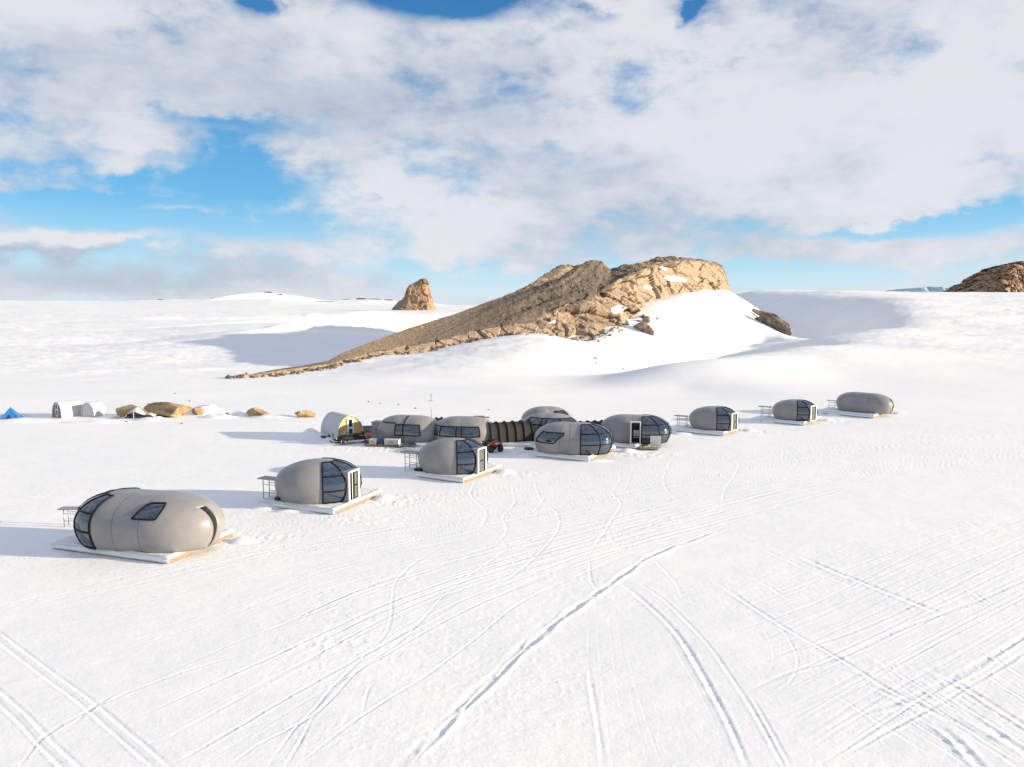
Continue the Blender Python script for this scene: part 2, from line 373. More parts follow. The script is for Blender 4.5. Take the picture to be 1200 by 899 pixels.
def spline(pts, step=.12):
    P = np.array(pts, float); P = np.vstack([2 * P[0] - P[1], P, 2 * P[-1] - P[-2]]); out = []
    for i in range(1, len(P) - 2):
        n = max(2, int(np.linalg.norm(P[i + 1] - P[i]) / step)); t = np.linspace(0, 1, n, endpoint=False)[:, None]
        a, b, c, d = P[i - 1], P[i], P[i + 1], P[i + 2]
        out.append(.5 * (2 * b + (c - a) * t + (2 * a - 5 * b + 4 * c - d) * t ** 2 + (3 * b - a - 3 * c + d) * t ** 3))
    return np.vstack(out + [P[-2:-1]])
def G2(px, py): p = at(px, py); return (p.x, p.y)
TRACK_DEPTH = .15
def track(pxs, w, depth, berm=.5, rag=.35, world=False, twin=0., fade=True, seed=0):
    """press a rut into the snow along a path"""
    P = spline(pxs if world else [G2(*p) for p in pxs], .5)
    if twin:
        T = np.gradient(P, axis=0); T /= np.linalg.norm(T, axis=1)[:, None] + 1e-9
        Nn = np.stack([-T[:, 1], T[:, 0]], 1) * twin / 2
        for s in (1, -1): track([tuple(p) for p in (P + s * Nn)], w, depth, berm, rag, True, seed=seed + s)
        return
    w = w * .66; depth = depth * TRACK_DEPTH; L = len(P); R_ = w * 3.2 + .3
    step = max(1, L // 10)
    seen = {}
    for i0 in range(0, L - 1, step):
        S = P[i0:min(L, i0 + step + 1)]
        y0, y1 = S[:, 1].min() - R_, S[:, 1].max() + R_
        r0, r1 = np.searchsorted(rows, y0), np.searchsorted(rows, y1)
        if r1 <= r0: continue
        x0, x1 = S[:, 0].min() - R_, S[:, 0].max() + R_
        ul = x0 / (wd[r0] if x0 < 0 else wd[r1 - 1]); uh = x1 / (wd[r0] if x1 > 0 else wd[r1 - 1])
        c0, c1 = np.searchsorted(cols, ul), np.searchsorted(cols, uh)
        if c1 <= c0: continue
        X = GX[r0:r1, c0:c1]; Y = GY[r0:r1, c0:c1]
        best = np.full(X.shape, 1e9); par = np.zeros(X.shape); sgn = np.zeros(X.shape)
        for k in range(len(S) - 1):
            a, b = S[k], S[k + 1]; ab = b - a; l2 = ab @ ab + 1e-12
            t = np.clip(((X - a[0]) * ab[0] + (Y - a[1]) * ab[1]) / l2, 0, 1)
            dx = X - a[0] - t * ab[0]; dy = Y - a[1] - t * ab[1]; d2 = dx * dx + dy * dy
            m = d2 < best
            best[m] = d2[m]; par[m] = (i0 + k + t[m]); sgn[m] = np.sign(dx[m] * ab[1] - dy[m] * ab[0])
        key = (i0,)
        q = np.sqrt(best); msk = q < R_
        if not msk.any(): continue
        # each vertex belongs to the chunk that is nearest to it: cut at the chunk ends
        if i0 > 0: msk &= par > i0 + 1e-6
        if i0 + step < L - 1: msk &= par <= i0 + len(S) - 1
        f = np.minimum(1, np.minimum(par, L - 1 - par) / max(2, L * .12)) if fade else 1.0
        rag_ = rag * .7
        rg = 1 + rag_ * 2 * (vnoise(X / .7 + 31 * seed, Y / .7, seed=seed + 5) - .5) + .6 * rag_ * (vnoise(X / .22, Y / .22, seed=seed + 8) - .5)
        ww = w * (1 + rag * (vnoise(X / 1.3, Y / 1.3 + 9 * seed, seed=seed + 2) - .5))
        h = -depth * np.exp(-(q / ww) ** 2 * 1.2)
        h += depth * berm * np.exp(-((q - 1.75 * ww) / (.75 * ww)) ** 2) * (1 + .5 * sgn) * (.7 + .6 * vnoise(X / .5, Y / .5, seed=seed + 6))
        GZ[r0:r1, c0:c1] += np.where(msk, h * rg * f, 0)

T_ = track
# the strong ruts
T_([(470, 910), (520, 855), (560, 815), (600, 775), (640, 738), (680, 707), (720, 680), (765, 650), (820, 630), (850, 618)], .14, .125, .7, 1.4, seed=1)
T_([(455, 910), (520, 845), (575, 793), (615, 752), (655, 720)], .3, .05, .6, 1.2, seed=61)
T_([(728, 683), (760, 708), (790, 738), (815, 775), (840, 820), (860, 860), (880, 910)], .13, .115, .35, .3, seed=2)
T_([(742, 678), (775, 700), (805, 728), (835, 762), (865, 805), (893, 850), (925, 912)], .09, .06, .4, .3, seed=3)
T_([(690, 655), (712, 640), (700, 690), (770, 735), (800, 775), (830, 830), (850, 880)], .05, .02, .3, seed=4)
T_([(-30, 725), (0, 747), (50, 785), (100, 822), (150, 865), (205, 912)], .085, .06, .4, .4, twin=.30, seed=5)
T_([(-30, 792), (0, 817), (30, 845), (55, 872), (100, 915)], .085, .06, .4, .4, twin=.30, seed=6)
T_([(20, 905), (50, 865), (95, 838), (150, 812), (230, 783), (300, 764)], .08, .05, .4, .5, seed=7)
T_([(75, 860), (110, 828), (140, 812)], .12, .07, .4, .6, seed=8)
T_([(935, 650), (965, 664), (1000, 678), (1060, 702), (1110, 722)], .17, .10, .5, .6, seed=9)
T_([(885, 640), (920, 655), (960, 672), (1010, 690)], .10, .06, .5, .6, seed=10)
T_([(840, 682), (920, 735), (985, 772), (1040, 807), (1095, 835), (1160, 868)], .13, .08, .5, .5, seed=11)
T_([(1010, 800), (1060, 822), (1095, 836)], .16, .09, .6, .8, seed=12)
T_([(1085, 782), (1130, 805), (1200, 850), (1250, 880)], .14, .08, .6, .6, seed=13)
T_([(1130, 838), (1170, 862), (1220, 895)], .18, .12, .6, .6, seed=14)
T_([(1090, 845), (1120, 868), (1160, 910)], .18, .12, .6, .6, seed=15)
T_([(970, 895), (1050, 852), (1100, 825), (1160, 790), (1230, 745)], .10, .05, .5, .7, seed=16)
T_([(870, 812), (930, 786), (985, 770), (1060, 735), (1130, 710), (1230, 668)], .12, .05, .6, .4, seed=17)
T_([(900, 770), (1000, 740), (1100, 695), (1230, 630)], .10, .05, .5, .3, seed=18)
T_([(850, 720), (950, 683), (1050, 645), (1180, 600)], .09, .04, .5, .3, seed=19)
T_([(1000, 840), (1080, 812), (1150, 775), (1240, 720)], .14, .05, .7, .6, seed=20)
T_([(820, 690), (870, 705), (905, 725), (928, 755), (935, 780), (925, 800), (905, 812)], .06, .03, .4, seed=21)
T_([(840, 700), (880, 722), (903, 752), (905, 780), (890, 802)], .05, .02, .4, seed=22)
T_([(880, 815), (900, 850), (930, 905)], .09, .05, .4, seed=23)
for k, (a, b) in enumerate((((697, 688), (719, 905)), ((710, 696), (742, 905)), ((716, 690), (762, 905)), ((688, 690), (700, 905)), ((730, 745), (778, 905)))):
    T_([a, ((a[0] + b[0]) / 2 - 3, (a[1] + b[1]) / 2), b], .035, .018, .3, seed=25 + k)
T_([(600, 808), (650, 798), (692, 788)], .09, .04, .5, seed=31)
T_([(690, 785), (700, 845), (708, 905)], .1, .04, .5, seed=32)
T_([(760, 650), (790, 680), (800, 700)], .08, .05, .4, seed=33)
# ski and foot tracks that wander
for k, p in enumerate([
    [(535, 632), (490, 657), (465, 680), (460, 700), (458, 725), (450, 745), (420, 775), (390, 805), (370, 830), (345, 855), (310, 905)],
    [(600, 640), (530, 690), (500, 720), (470, 750), (420, 785), (372, 835), (300, 875), (255, 910)],
    [(760, 640), (700, 665), (640, 690), (600, 712), (560, 745), (500, 790), (420, 842), (340, 905)],
    [(437, 800), (430, 812), (424, 842)], [(372, 830), (352, 870), (330, 905)],
    [(690, 652), (693, 680), (705, 695)], [(600, 570), (603, 590), (590, 605), (594, 622), (580, 640)],
    [(625, 560), (634, 585), (652, 600), (655, 618), (640, 640), (610, 668), (560, 700)],
    [(720, 548), (727, 562), (718, 578), (728, 590), (716, 612), (690, 650)],
    [(765, 545), (785, 540), (778, 560), (782, 575), (800, 590)], [(868, 540), (862, 556), (850, 574), (846, 592)],
    [(640, 580), (625, 600), (590, 612)], [(700, 560), (720, 552), (738, 556), (733, 575)], [(920, 525), (935, 540), (925, 555), (940, 560)],
    [(560, 560), (552, 580), (570, 600), (562, 622)], [(840, 530), (858, 535), (842, 545), (815, 548)], [(1000, 520), (1040, 532), (1100, 527), (1130, 540), (1080, 548), (1010, 540)],
    [(1090, 505), (1140, 512), (1160, 525), (1110, 533)]]):
    T_(p, .065 if k < 6 else .085, .075 if k < 6 else .06, .3, .5, seed=40 + k)
# long parallel vehicle passes, drawn between guide paths
GA = np.array([(-40, 705), (150, 668), (330, 632), (600, 590), (800, 553), (1000, 522), (1240, 500)], float)
GB = np.array([(230, 920), (400, 812), (560, 715), (700, 660), (860, 612), (1010, 572), (1240, 532)], float)
rng = np.random.RandomState(5)
for k in range(95):
    t = rng.uniform(-.25, 1.0); g = GA * (1 - t) + GB * t + rng.normal(0, 3, GA.shape)
    i0 = rng.randint(0, 3); i1 = rng.randint(i0 + 3, 8)
    T_([tuple(p) for p in g[i0:i1]], rng.uniform(.05, .12), rng.uniform(.03, .075), .5, .3, twin=.5 if k % 4 == 0 else 0, seed=100 + k)
GA = np.array([(960, 905), (1060, 840), (1150, 785), (1250, 720)], float); GB = np.array([(800, 700), (930, 660), (1080, 600), (1260, 540)], float)
for k in range(34):
    t = rng.uniform(0, 1); g = GA * (1 - t) + GB * t + rng.normal(0, 2, GA.shape)
    T_([tuple(p) for p in g], rng.uniform(.05, .10), rng.uniform(.015, .035), .5, .25, seed=200 + k)
for k in range(26):      # ribbed patch in the near right corner
    a = np.array((rng.uniform(1000, 1230), rng.uniform(790, 905))); d = np.array((60, 38)) * rng.uniform(.7, 1.6)
    T_([tuple(a - d), tuple(a), tuple(a + d)], rng.uniform(.05, .10), rng.uniform(.02, .05), .5, .5, seed=300 + k)
for k in range(16):      # broken crust across the right side
    a = np.array((rng.uniform(840, 1180), rng.uniform(600, 720))); d = np.array((22, 13)) * rng.uniform(.5, 1.6)
    T_([tuple(a - d), tuple(a), tuple(a + d)], rng.uniform(.06, .12), rng.uniform(.02, .05), .6, .9, seed=400 + k)
for k in range(9):       # groomer comb at the bottom middle
    t = k / 8; T_([(560 + 20 * t, 820 + 85 * t), (640, 805 + 92 * t), (705, 796 + 98 * t)], .07, .012, .4, .4, seed=450 + k)
for k in range(14):
    t = k / 13; T_([(742 + 6 * t, 760 + 145 * t), (790 + 20 * t, 775 + 130 * t)], .05, .010, .4, .4, seed=480 + k)
# trodden, churned snow beside the decks and along the lane between them
for px, py, rx, ry, a in ((300, 632, 2.2, 1.2, .06), (465, 586, 2.4, 1.5, .10), (600, 556, 2.6, 1.2, .07), (745, 533, 3.5, 1.5, .12), (420, 610, 2.2, .9, .05), (400, 755, 2.2, .8, .035), (230, 600, 2.5, 1.2, .05), (560, 527, 5, 1.6, .10), (440, 526, 6, 1.4, .08), (885, 506, 2.5, 1.4, .09), (975, 494, 2.5, 1.4, .09)):
    c = G2(px, py); r0, r1 = np.searchsorted(rows, (c[1] - 3 * ry, c[1] + 3 * ry)); X, Y = GX[r0:r1], GY[r0:r1]
    GZ[r0:r1] += a * np.exp(-((X - c[0]) / rx) ** 2 - ((Y - c[1]) / ry) ** 2) * (fbm(X / .45, Y / .4, seed=int(px), oct=3, ridged=True) - .62) * .9
# fine wind crust and granules
nr = (GY > 14) & (GY < 150)
xx, yy = GX[nr], GY[nr]
patch = sstep(.48, .66, fbm(xx / 6, yy / 4.5, seed=21, oct=3))
zz = (fbm(xx / 1.1, yy / .7, seed=31, oct=4) - .5) * .014 + patch * (fbm(xx / .28, yy / .22, seed=33, oct=3, ridged=True) - .6) * .010
zz += (fbm(xx / 3.4 + yy / 9, yy / 1.6, seed=35, oct=3) - .5) * .04
GZ[nr] += zz * (1 - sstep(110, 150, yy))
fr = (GY >= 110) & (GY < 700)
xx, yy = GX[fr], GY[fr]
GZ[fr] += (fbm(xx / 9 + yy / 26, yy / 4.5, seed=41, oct=4) - .5) * .58 * sstep(110, 160, yy) + (fbm(xx / 2.6 + yy / 7, yy / 1.3, seed=43, oct=3) - .5) * .17 * sstep(110, 150, yy) * (1 - sstep(280, 420, yy))

def grid_object(name, X, Y, Z, m):
    nr_, nc = X.shape
    me = bpy.data.meshes.new(name)
    co = np.stack([X, Y, Z], 2).reshape(-1, 3).astype(np.float32)
    idx = np.arange(nr_ * nc).reshape(nr_, nc)
    q = np.stack([idx[:-1, :-1], idx[:-1, 1:], idx[1:, 1:], idx[1:, :-1]], 2).reshape(-1, 4).astype(np.int32)
    me.vertices.add(len(co)); me.vertices.foreach_set('co', co.ravel())
    me.loops.add(q.size); me.loops.foreach_set('vertex_index', q.ravel())
    me.polygons.add(len(q)); me.polygons.foreach_set('loop_start', np.arange(0, q.size, 4, dtype=np.int32))
    me.polygons.foreach_set('loop_total', np.full(len(q), 4, np.int32))
    me.update(calc_edges=True); me.polygons.foreach_set('use_smooth', np.ones(len(q), bool))
    me.materials.append(m)
    o = bpy.data.objects.new(name, me); C.objects.link(o); return o

def snow_material():
    m = bpy.data.materials.new('snow'); m.use_nodes = True; nt = m.node_tree; N, L = nt.nodes, nt.links; b = N['Principled BSDF']
    b.inputs['Roughness'].default_value = .62; b.inputs['Specular IOR Level'].default_value = .25
    tc = N.new('ShaderNodeTexCoord')
    def nz(scale, det, sc=(1, 1, 1)):
        mp = N.new('ShaderNodeMapping'); mp.inputs['Scale'].default_value = sc; L.new(tc.outputs['Object'], mp.inputs[0])
        n = N.new('ShaderNodeTexNoise'); n.inputs['Scale'].default_value = scale; n.inputs['Detail'].default_value = det; n.inputs['Roughness'].default_value = .6
        L.new(mp.outputs[0], n.inputs[0]); return n.outputs[0]
    big = nz(.05, 5, (1, 1.6, 1)); cr = N.new('ShaderNodeValToRGB')
    cr.color_ramp.elements[0].position = .3; cr.color_ramp.elements[0].color = (.85, .855, .87, 1)
    cr.color_ramp.elements[1].position = .7; cr.color_ramp.elements[1].color = (.91, .905, .895, 1)
    L.new(big, cr.inputs[0]); L.new(cr.outputs[0], b.inputs['Base Color'])
    ad = N.new('ShaderNodeMath'); ad.operation = 'MULTIPLY_ADD'; ad.inputs[1].default_value = .5
    L.new(nz(9, 4), ad.inputs[0]); L.new(nz(2.2, 4, (1, 1.5, 1)), ad.inputs[2])
    bp = N.new('ShaderNodeBump'); bp.inputs['Strength'].default_value = .28; bp.inputs['Distance'].default_value = .05
    L.new(ad.outputs[0], bp.inputs['Height']); L.new(bp.outputs[0], b.inputs['Normal'])
    return m
M['snow'] = snow_material()
tag(grid_object('snow_ground', GX, GY, GZ, M['snow']), kind='structure')

# ------------------------------------------------------------------ rock
def rock_material(name, light, dark, scale=.25, big=True):
    """granite: light fresh faces, dark weathered skin where the vertex mask 'weathered' is high, snow where 'snow' is high"""
    m = bpy.data.materials.new(name); m.use_nodes = True; nt = m.node_tree; N, L = nt.nodes, nt.links; b = N['Principled BSDF']
    b.inputs['Roughness'].default_value = .9; b.inputs['Specular IOR Level'].default_value = .15
    tc = N.new('ShaderNodeTexCoord')
    def nz(s, det=8, ro=.65, sc=(1, 1, 1)):
        mp = N.new('ShaderNodeMapping'); mp.inputs['Scale'].default_value = sc; L.new(tc.outputs['Object'], mp.inputs[0])
        n = N.new('ShaderNodeTexNoise'); n.inputs['Scale'].default_value = s; n.inputs['Detail'].default_value = det; n.inputs['Roughness'].default_value = ro
        L.new(mp.outputs[0], n.inputs[0]); return n.outputs[0]
    def mixc(f, a, c):
        n = N.new('ShaderNodeMix'); n.data_type = 'RGBA'
        for s, x in ((n.inputs[0], f), (n.inputs[6], a), (n.inputs[7], c)):
            if isinstance(x, tuple): s.default_value = (*x, 1)
            else: L.new(x, s)
        return n.outputs[2]
    def mr(x, lo, hi):
        n = N.new('ShaderNodeMapRange'); n.inputs[1].default_value = lo; n.inputs[2].default_value = hi; L.new(x, n.inputs[0]); return n.outputs[0]
    fine = mr(nz(scale * 6), .3, .7); mid = mr(nz(scale), .35, .65)
    lt = mixc(fine, tuple(c * .62 for c in light), tuple(min(1, c * 1.15) for c in light))
    lt = mixc(mr(nz(scale * 2.3, 6, .6), .52, .7), lt, tuple(c * .75 for c in (light[0], light[1] * .88, light[2] * .78)))
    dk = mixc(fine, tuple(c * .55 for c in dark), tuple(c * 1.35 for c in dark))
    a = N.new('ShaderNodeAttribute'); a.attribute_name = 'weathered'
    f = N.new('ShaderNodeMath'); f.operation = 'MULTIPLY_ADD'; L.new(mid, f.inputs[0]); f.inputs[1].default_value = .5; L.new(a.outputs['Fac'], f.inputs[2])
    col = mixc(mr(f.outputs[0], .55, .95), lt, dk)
    s = N.new('ShaderNodeAttribute'); s.attribute_name = 'snow'
    col = mixc(mr(s.outputs['Fac'], .4, .6), col, (.86, .87, .89))
    L.new(col, b.inputs['Base Color'])
    bp = N.new('ShaderNodeBump'); bp.inputs['Strength'].default_value = .8; bp.inputs['Distance'].default_value = .25 / scale * .2
    L.new(nz(scale * 5, 8, .7), bp.inputs['Height']); L.new(bp.outputs[0], b.inputs['Normal'])
    return m
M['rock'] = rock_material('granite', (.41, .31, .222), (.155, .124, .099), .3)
M['rockfar'] = rock_material('granite_far', (.40, .27, .175), (.16, .118, .092), .06)
M['boulder'] = rock_material('granite_boulder', (.47, .335, .19), (.15, .115, .085), .7)
def attr(o, name, v):
    a = o.data.attributes.new(name, 'FLOAT', 'POINT'); a.data.foreach_set('value', np.asarray(v, np.float32).ravel())

def ridge():
    SKY = [(255, 445.5, 125), (262, 443.5, 125), (275, 444, 126.5), (285, 443, 127), (300, 437.5, 129), (385, 423, 141), (400, 414, 144), (440, 399, 151), (480, 384, 159), (520, 371.5, 167), (560, 359, 177), (600, 343, 187), (625, 330, 194), (640, 321, 199), (655, 313, 204),
           (668, 310, 208), (680, 309, 213), (700, 306.5, 220), (708, 311, 223), (716, 317, 226), (728, 312, 231), (740, 309, 237), (760, 304.5, 247), (770, 302, 252), (785, 300.5, 259), (800, 303, 266), (820, 305, 278), (838, 307, 290), (846, 311, 296), (850, 322, 300), (856, 338, 302), (862, 352, 304)]
    TOP = [(255, 446, 124.5), (275, 444.6, 125.8), (300, 438.4, 128), (385, 426, 140), (440, 411, 150), (490, 404, 157), (540, 393, 163), (600, 379, 170), (630, 376, 174), (655, 366, 178), (690, 350, 188), (715, 334, 200), (740, 321, 214), (770, 310, 235), (800, 306, 256), (820, 307.5, 268), (838, 310, 280), (846, 314, 287), (850, 324, 290), (856, 339, 292), (862, 353, 294)]
    BOT = [(255, 446.5, 124), (275, 445, 125), (300, 440.5, 127), (385, 430.5, 139), (440, 418, 148), (490, 413.5, 154), (520, 405.5, 159), (580, 393.5, 165), (640, 388.5, 170), (665, 396.5, 172), (700, 391, 177), (720, 382, 183), (740, 371, 196), (760, 353, 222), (800, 342, 245), (830, 340.5, 262), (846, 341, 275), (850, 342, 278), (856, 346, 280), (862, 356, 284)]
    ns, n1, n2, n3 = 760, 24, 150, 84
    s = np.linspace(255, 862, ns)
    def curve(K):
        K = np.array(K); return np.array([at(p, np.interp(p, K[:, 0], K[:, 1]), np.interp(p, K[:, 0], K[:, 2])) for p in s])
    A, B, D = curve(SKY), curve(TOP), curve(BOT)
    size = np.clip((A[:, 2] - D[:, 2]) / 14, .03, 1)
    bk = A + np.stack([-.5 * 30 * size, .85 * 30 * size, np.zeros(ns)], 1); bk[:, 2] = np.minimum(A[:, 2] - 1.5, 3) - 4 * size
    low = D + np.stack([.3 * 3 * size, -.9 * 2 * size, -4 * size - .4], 1)
    def lerp(P, Q, n, e): t = np.linspace(0, 1, n, endpoint=e)[None, :, None]; return P[:, None] * (1 - t) + Q[:, None] * t
    G = np.concatenate([lerp(bk, A, n1, False), lerp(A, B, n2, False), lerp(B, D, n3, False), lerp(D, low, 8, True)], 1)
    v = np.concatenate([np.linspace(-1, 0, n1, endpoint=False), np.linspace(0, 1, n2, endpoint=False), np.linspace(1, 2, n3, endpoint=False), np.linspace(2, 2.2, 8)])[None] * np.ones((ns, 1))
    x, y, z = G[..., 0], G[..., 1], G[..., 2]
    du = np.gradient(G, axis=0); dv = np.gradient(G, axis=1); nn = np.cross(dv, du); nn /= np.linalg.norm(nn, axis=2)[..., None] + 1e-9
    sc = sstep(.82, 1.15, v)                                  # 0 on the weathered dip slope, 1 on the broken scarp
    am = np.maximum(size, .16)[:, None] * np.ones_like(x)
    # jointed blocks: cell steps along tilted planes
    a1 = (x * .55 + y * .5 + z * .7); b1 = (x * .6 - y * .45 + z * .3)
    wx = (fbm(x / 6, y / 6, z / 6, oct=3, seed=51) - .5) * 5; wy = (fbm(x / 6, y / 6, z / 6, oct=3, seed=53) - .5) * 5
    c1, t1, e1 = worley((a1 + wx * .5) / 10, (b1 + wy * .5) / 9, (z - .35 * x) / 8, 3)
    c2, t2, e2 = worley((a1 - wy * .4) / 3.4, (b1 + wx * .4) / 3.0, (z + .2 * y) / 2.6, 8)
    rub = fbm(x / 1.1, y / 1.1, z / 1.1, oct=3, seed=12, gain=.65)
    c3, t3, e3 = worley(x / 2.1, y / 2.1, z / 2.1, 15)
    strat = fbm((x * .6 + y * .75) / 40, (z - .28 * (x * .6 + y * .75)) / 1.5, oct=3, seed=16)
    big = (fbm(x / 12, y / 12, z / 9, oct=3, seed=20) - .5)
    d = sc * ((c1 - .5) * 1.5 + t1 * 1.3 + (c2 - .5) * .6 + t2 * .7 + big * 2.4 - 1.1 * (1 - sstep(0, .05, e1)) - .25 * (1 - sstep(0, .08, e2)) + (rub - .5) * .6)
    d += (1 - sc) * ((rub - .5) * .55 + ((c3 - .5) * .28 + t3 * .25) * np.minimum(size, .9)[:, None] ** 1.5 + (strat - .5) * 1.6 + big * 1.0)
    edge = np.clip(np.minimum((s - 255) / 30, 1), 0, 1)[:, None]
    d = d * am * edge
    G = G + nn * d[..., None]
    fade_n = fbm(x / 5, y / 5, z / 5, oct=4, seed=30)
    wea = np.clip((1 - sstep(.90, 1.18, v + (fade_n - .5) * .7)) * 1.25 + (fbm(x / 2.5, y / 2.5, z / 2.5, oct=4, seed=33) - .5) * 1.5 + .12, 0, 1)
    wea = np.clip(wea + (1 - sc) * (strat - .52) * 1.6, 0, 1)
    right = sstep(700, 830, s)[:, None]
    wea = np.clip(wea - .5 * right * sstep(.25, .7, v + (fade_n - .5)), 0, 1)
    # cracks stay dark
    snow = np.zeros_like(x)
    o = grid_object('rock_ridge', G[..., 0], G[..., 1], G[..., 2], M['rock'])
    P = G.reshape(-1, 3); yy = np.maximum(P[:, 1], 1); fy = (P[:, 2] - CAMH) / yy; px = 600 + FPX * P[:, 0] / yy; py = HZ - FPX * fy
    sn = np.zeros(len(P))
    for (cx, cy, rx, ry, sl) in ((792, 327.5, 14, 3.0, .12), (724, 362, 10, 4.5, -.25), (758, 337, 5, 2, .2), (776, 315, 4, 2, .3), (648, 377.5, 4, 1.5, 0)):
        q = ((px - cx) / rx) ** 2 + ((py - cy - sl * (px - cx)) / ry) ** 2 + (fbm(px / 5, py / 3, seed=4, oct=3) - .5) * 1.2
        sn = np.maximum(sn, np.where(q < 1, 1, 0))
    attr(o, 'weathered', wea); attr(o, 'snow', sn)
    o.data.polygons.foreach_set('use_smooth', np.zeros(len(o.data.polygons), bool))
    tag(o, kind='structure')
ridge()

def rock_blob(name, label, loc, size, rz=0., seed=1, m='boulder', sub=4, group=None, weather=.3, rough=1., kind=None, tilt=0.):
    bm = bmesh.new(); bmesh.ops.create_icosphere(bm, subdivisions=sub, radius=1)
    co = np.array([v.co for v in bm.verts]); n = co / np.linalg.norm(co, axis=1)[:, None]
    sx, sy, sz = size
    q = n * (1 + .0 * n)
    # clip with random planes for flat faces
    rg = np.random.RandomState(seed); r = np.full(len(n), 1.0)
    for k in range(13):
        p = rg.normal(size=3); p /= np.linalg.norm(p); h = rg.uniform(.5, .85)
        dd = n @ p; r = np.minimum(r, np.where(dd > .05, h / np.maximum(dd, .05), 9))
    r *= 1 + rough * ((fbm(n[:, 0] * 2.2 + seed, n[:, 1] * 2.2, n[:, 2] * 2.2, oct=4, seed=seed) - .5) * .18)
    P = n * r[:, None] * np.array([sx, sy, sz])
    for v, p in zip(bm.verts, P): v.co = p
    me = bpy.data.meshes.new(name); bm.to_mesh(me); bm.free(); me.materials.append(M[m])
    o = bpy.data.objects.new(name, me); C.objects.link(o); o.location = loc; o.rotation_euler = (0, tilt, rz)
    attr(o, 'weathered', np.clip(weather + (fbm(n[:, 0] * 2 + 7 * seed, n[:, 1] * 2, n[:, 2] * 2, oct=3, seed=seed + 3) - .5) * 1.2, 0, 1)); attr(o, 'snow', np.zeros(len(n)))
    if kind: return tag(o, kind=kind)
    return tag(o, label, 'rock' if m != 'boulder' else 'boulder', group)

def loft(name, levels, thick, D, seed, m, noise=1.5, n=72, rows_=60, weather=.4, skew=0., ex=.75):
    """a rock tower from its left and right edge at successive heights, given a real thickness"""
    Lv = np.array(levels, float); t = np.linspace(0, len(Lv) - 1, rows_)
    pyv = np.interp(t, range(len(Lv)), Lv[:, 0]); xl = np.interp(t, range(len(Lv)), Lv[:, 1]); xr = np.interp(t, range(len(Lv)), Lv[:, 2])
    th = np.linspace(0, 2 * math.pi, n)
    G = np.zeros((rows_, n, 3))
    for i in range(rows_):
        a = at(xl[i], pyv[i], D); b = at(xr[i], pyv[i], D); c = (a + b) / 2; rx = (b.x - a.x) / 2
        e = np.sign(np.cos(th)) * np.abs(np.cos(th)) ** ex; f = np.sign(np.sin(th)) * np.abs(np.sin(th)) ** ex
        G[i, :, 0] = c.x + rx * e; G[i, :, 1] = c.y + rx * thick * f + skew * rx * (e + 1); G[i, :, 2] = c.z
    x, y, z = G[..., 0], G[..., 1], G[..., 2]
    cx = x.mean(1, keepdims=True); cy = y.mean(1, keepdims=True)
    nx, ny = x - cx, y - cy; l = np.hypot(nx, ny) + 1e-6
    b = np.round(fbm(x / 14, y / 14, z / 9, oct=2, seed=seed) * 6) / 6
    d = ((b - .5) * 2.2 + (fbm(x / 6, y / 6, z / 6, oct=4, seed=seed + 5) - .5) * 2) * noise
    c1, t1, e1 = worley(x / 9, y / 9, z / 11, seed + 1); c2, t2, e2 = worley(x / 3.6, y / 3.6, z / 4.5, seed + 7)
    d = d * .6 + noise * ((c1 - .5) * 3.2 + t1 * 2.4 + (c2 - .5) * 1.4 + t2 * 1.2 - 1.5 * (1 - sstep(0, .07, e1)))
    d[:, -1] = d[:, 0]
    d = np.clip(d, -.6 * l, None)
    G[..., 0] += nx / l * d; G[..., 1] += ny / l * d; G[..., 2] += (fbm(x / 7, y / 7, oct=3, seed=seed + 9) - .5) * noise * 1.2
    o = grid_object(name, G[..., 0][:, ::-1], G[..., 1][:, ::-1], G[..., 2][:, ::-1], M[m])
    o.data.polygons.foreach_set('use_smooth', np.zeros(len(o.data.polygons), bool))
    attr(o, 'weathered', np.clip(weather + (fbm(x / 10, y / 10, z / 10, oct=4, seed=seed + 2) - .5) * 1.4, 0, 1)); attr(o, 'snow', np.zeros(x.size))
    return o
o = loft('rock_tower', [(366, 458, 512), (358, 464, 508.5), (353, 469, 507.5), (349, 473, 506), (344, 475.5, 504), (340, 476.5, 503), (335, 479, 502), (332, 483, 501.5), (329.5, 488, 500.5), (327.6, 490.5, 499.5), (326.8, 493, 498.5)], .8, 900, 4, 'rockfar', .7, weather=.3)
tag(o, 'reddish rock tower standing alone in the snow far behind the long rock ridge', 'rock tower')
o = loft('rock_hill', [(350, 1118, 1450), (344, 1128, 1430), (338, 1136, 1410), (332, 1145, 1390), (326, 1152, 1370), (320, 1160, 1340), (315, 1168, 1310), (311, 1178, 1280), (308, 1189, 1250), (306.5, 1194, 1240)], .55, 900, 11, 'rockfar', 2.0, n=420, rows_=110, weather=.08, skew=.8, ex=.55)
tag(o, kind='structure')
# dark outcrops on the far crest
def crest_rock(px, py, w, h, seed, D=2300, weather=.9):
    p = at(px, py, D); k = D / FPX
    rock_blob('crest_rock', f'x', (p.x, p.y, p.z), (w * k / 2, w * k / 2.2, h * k), .3, seed, 'rockfar', 3, weather=weather, kind='structure')
for i, (px, py, w, h) in enumerate(((188, 351.5, 11, 1.5), (250, 350.5, 12, 2.2), (303, 345.2, 14, 1.6), (314, 343, 14, 1.4), (328, 345.6, 10, 1.4), (408, 352, 16, 1.6), (424, 350.5, 14, 1.3), (440, 351, 18, 1.2), (455, 352, 18, 1.4))): crest_rock(px, py, w, h, i + 3)
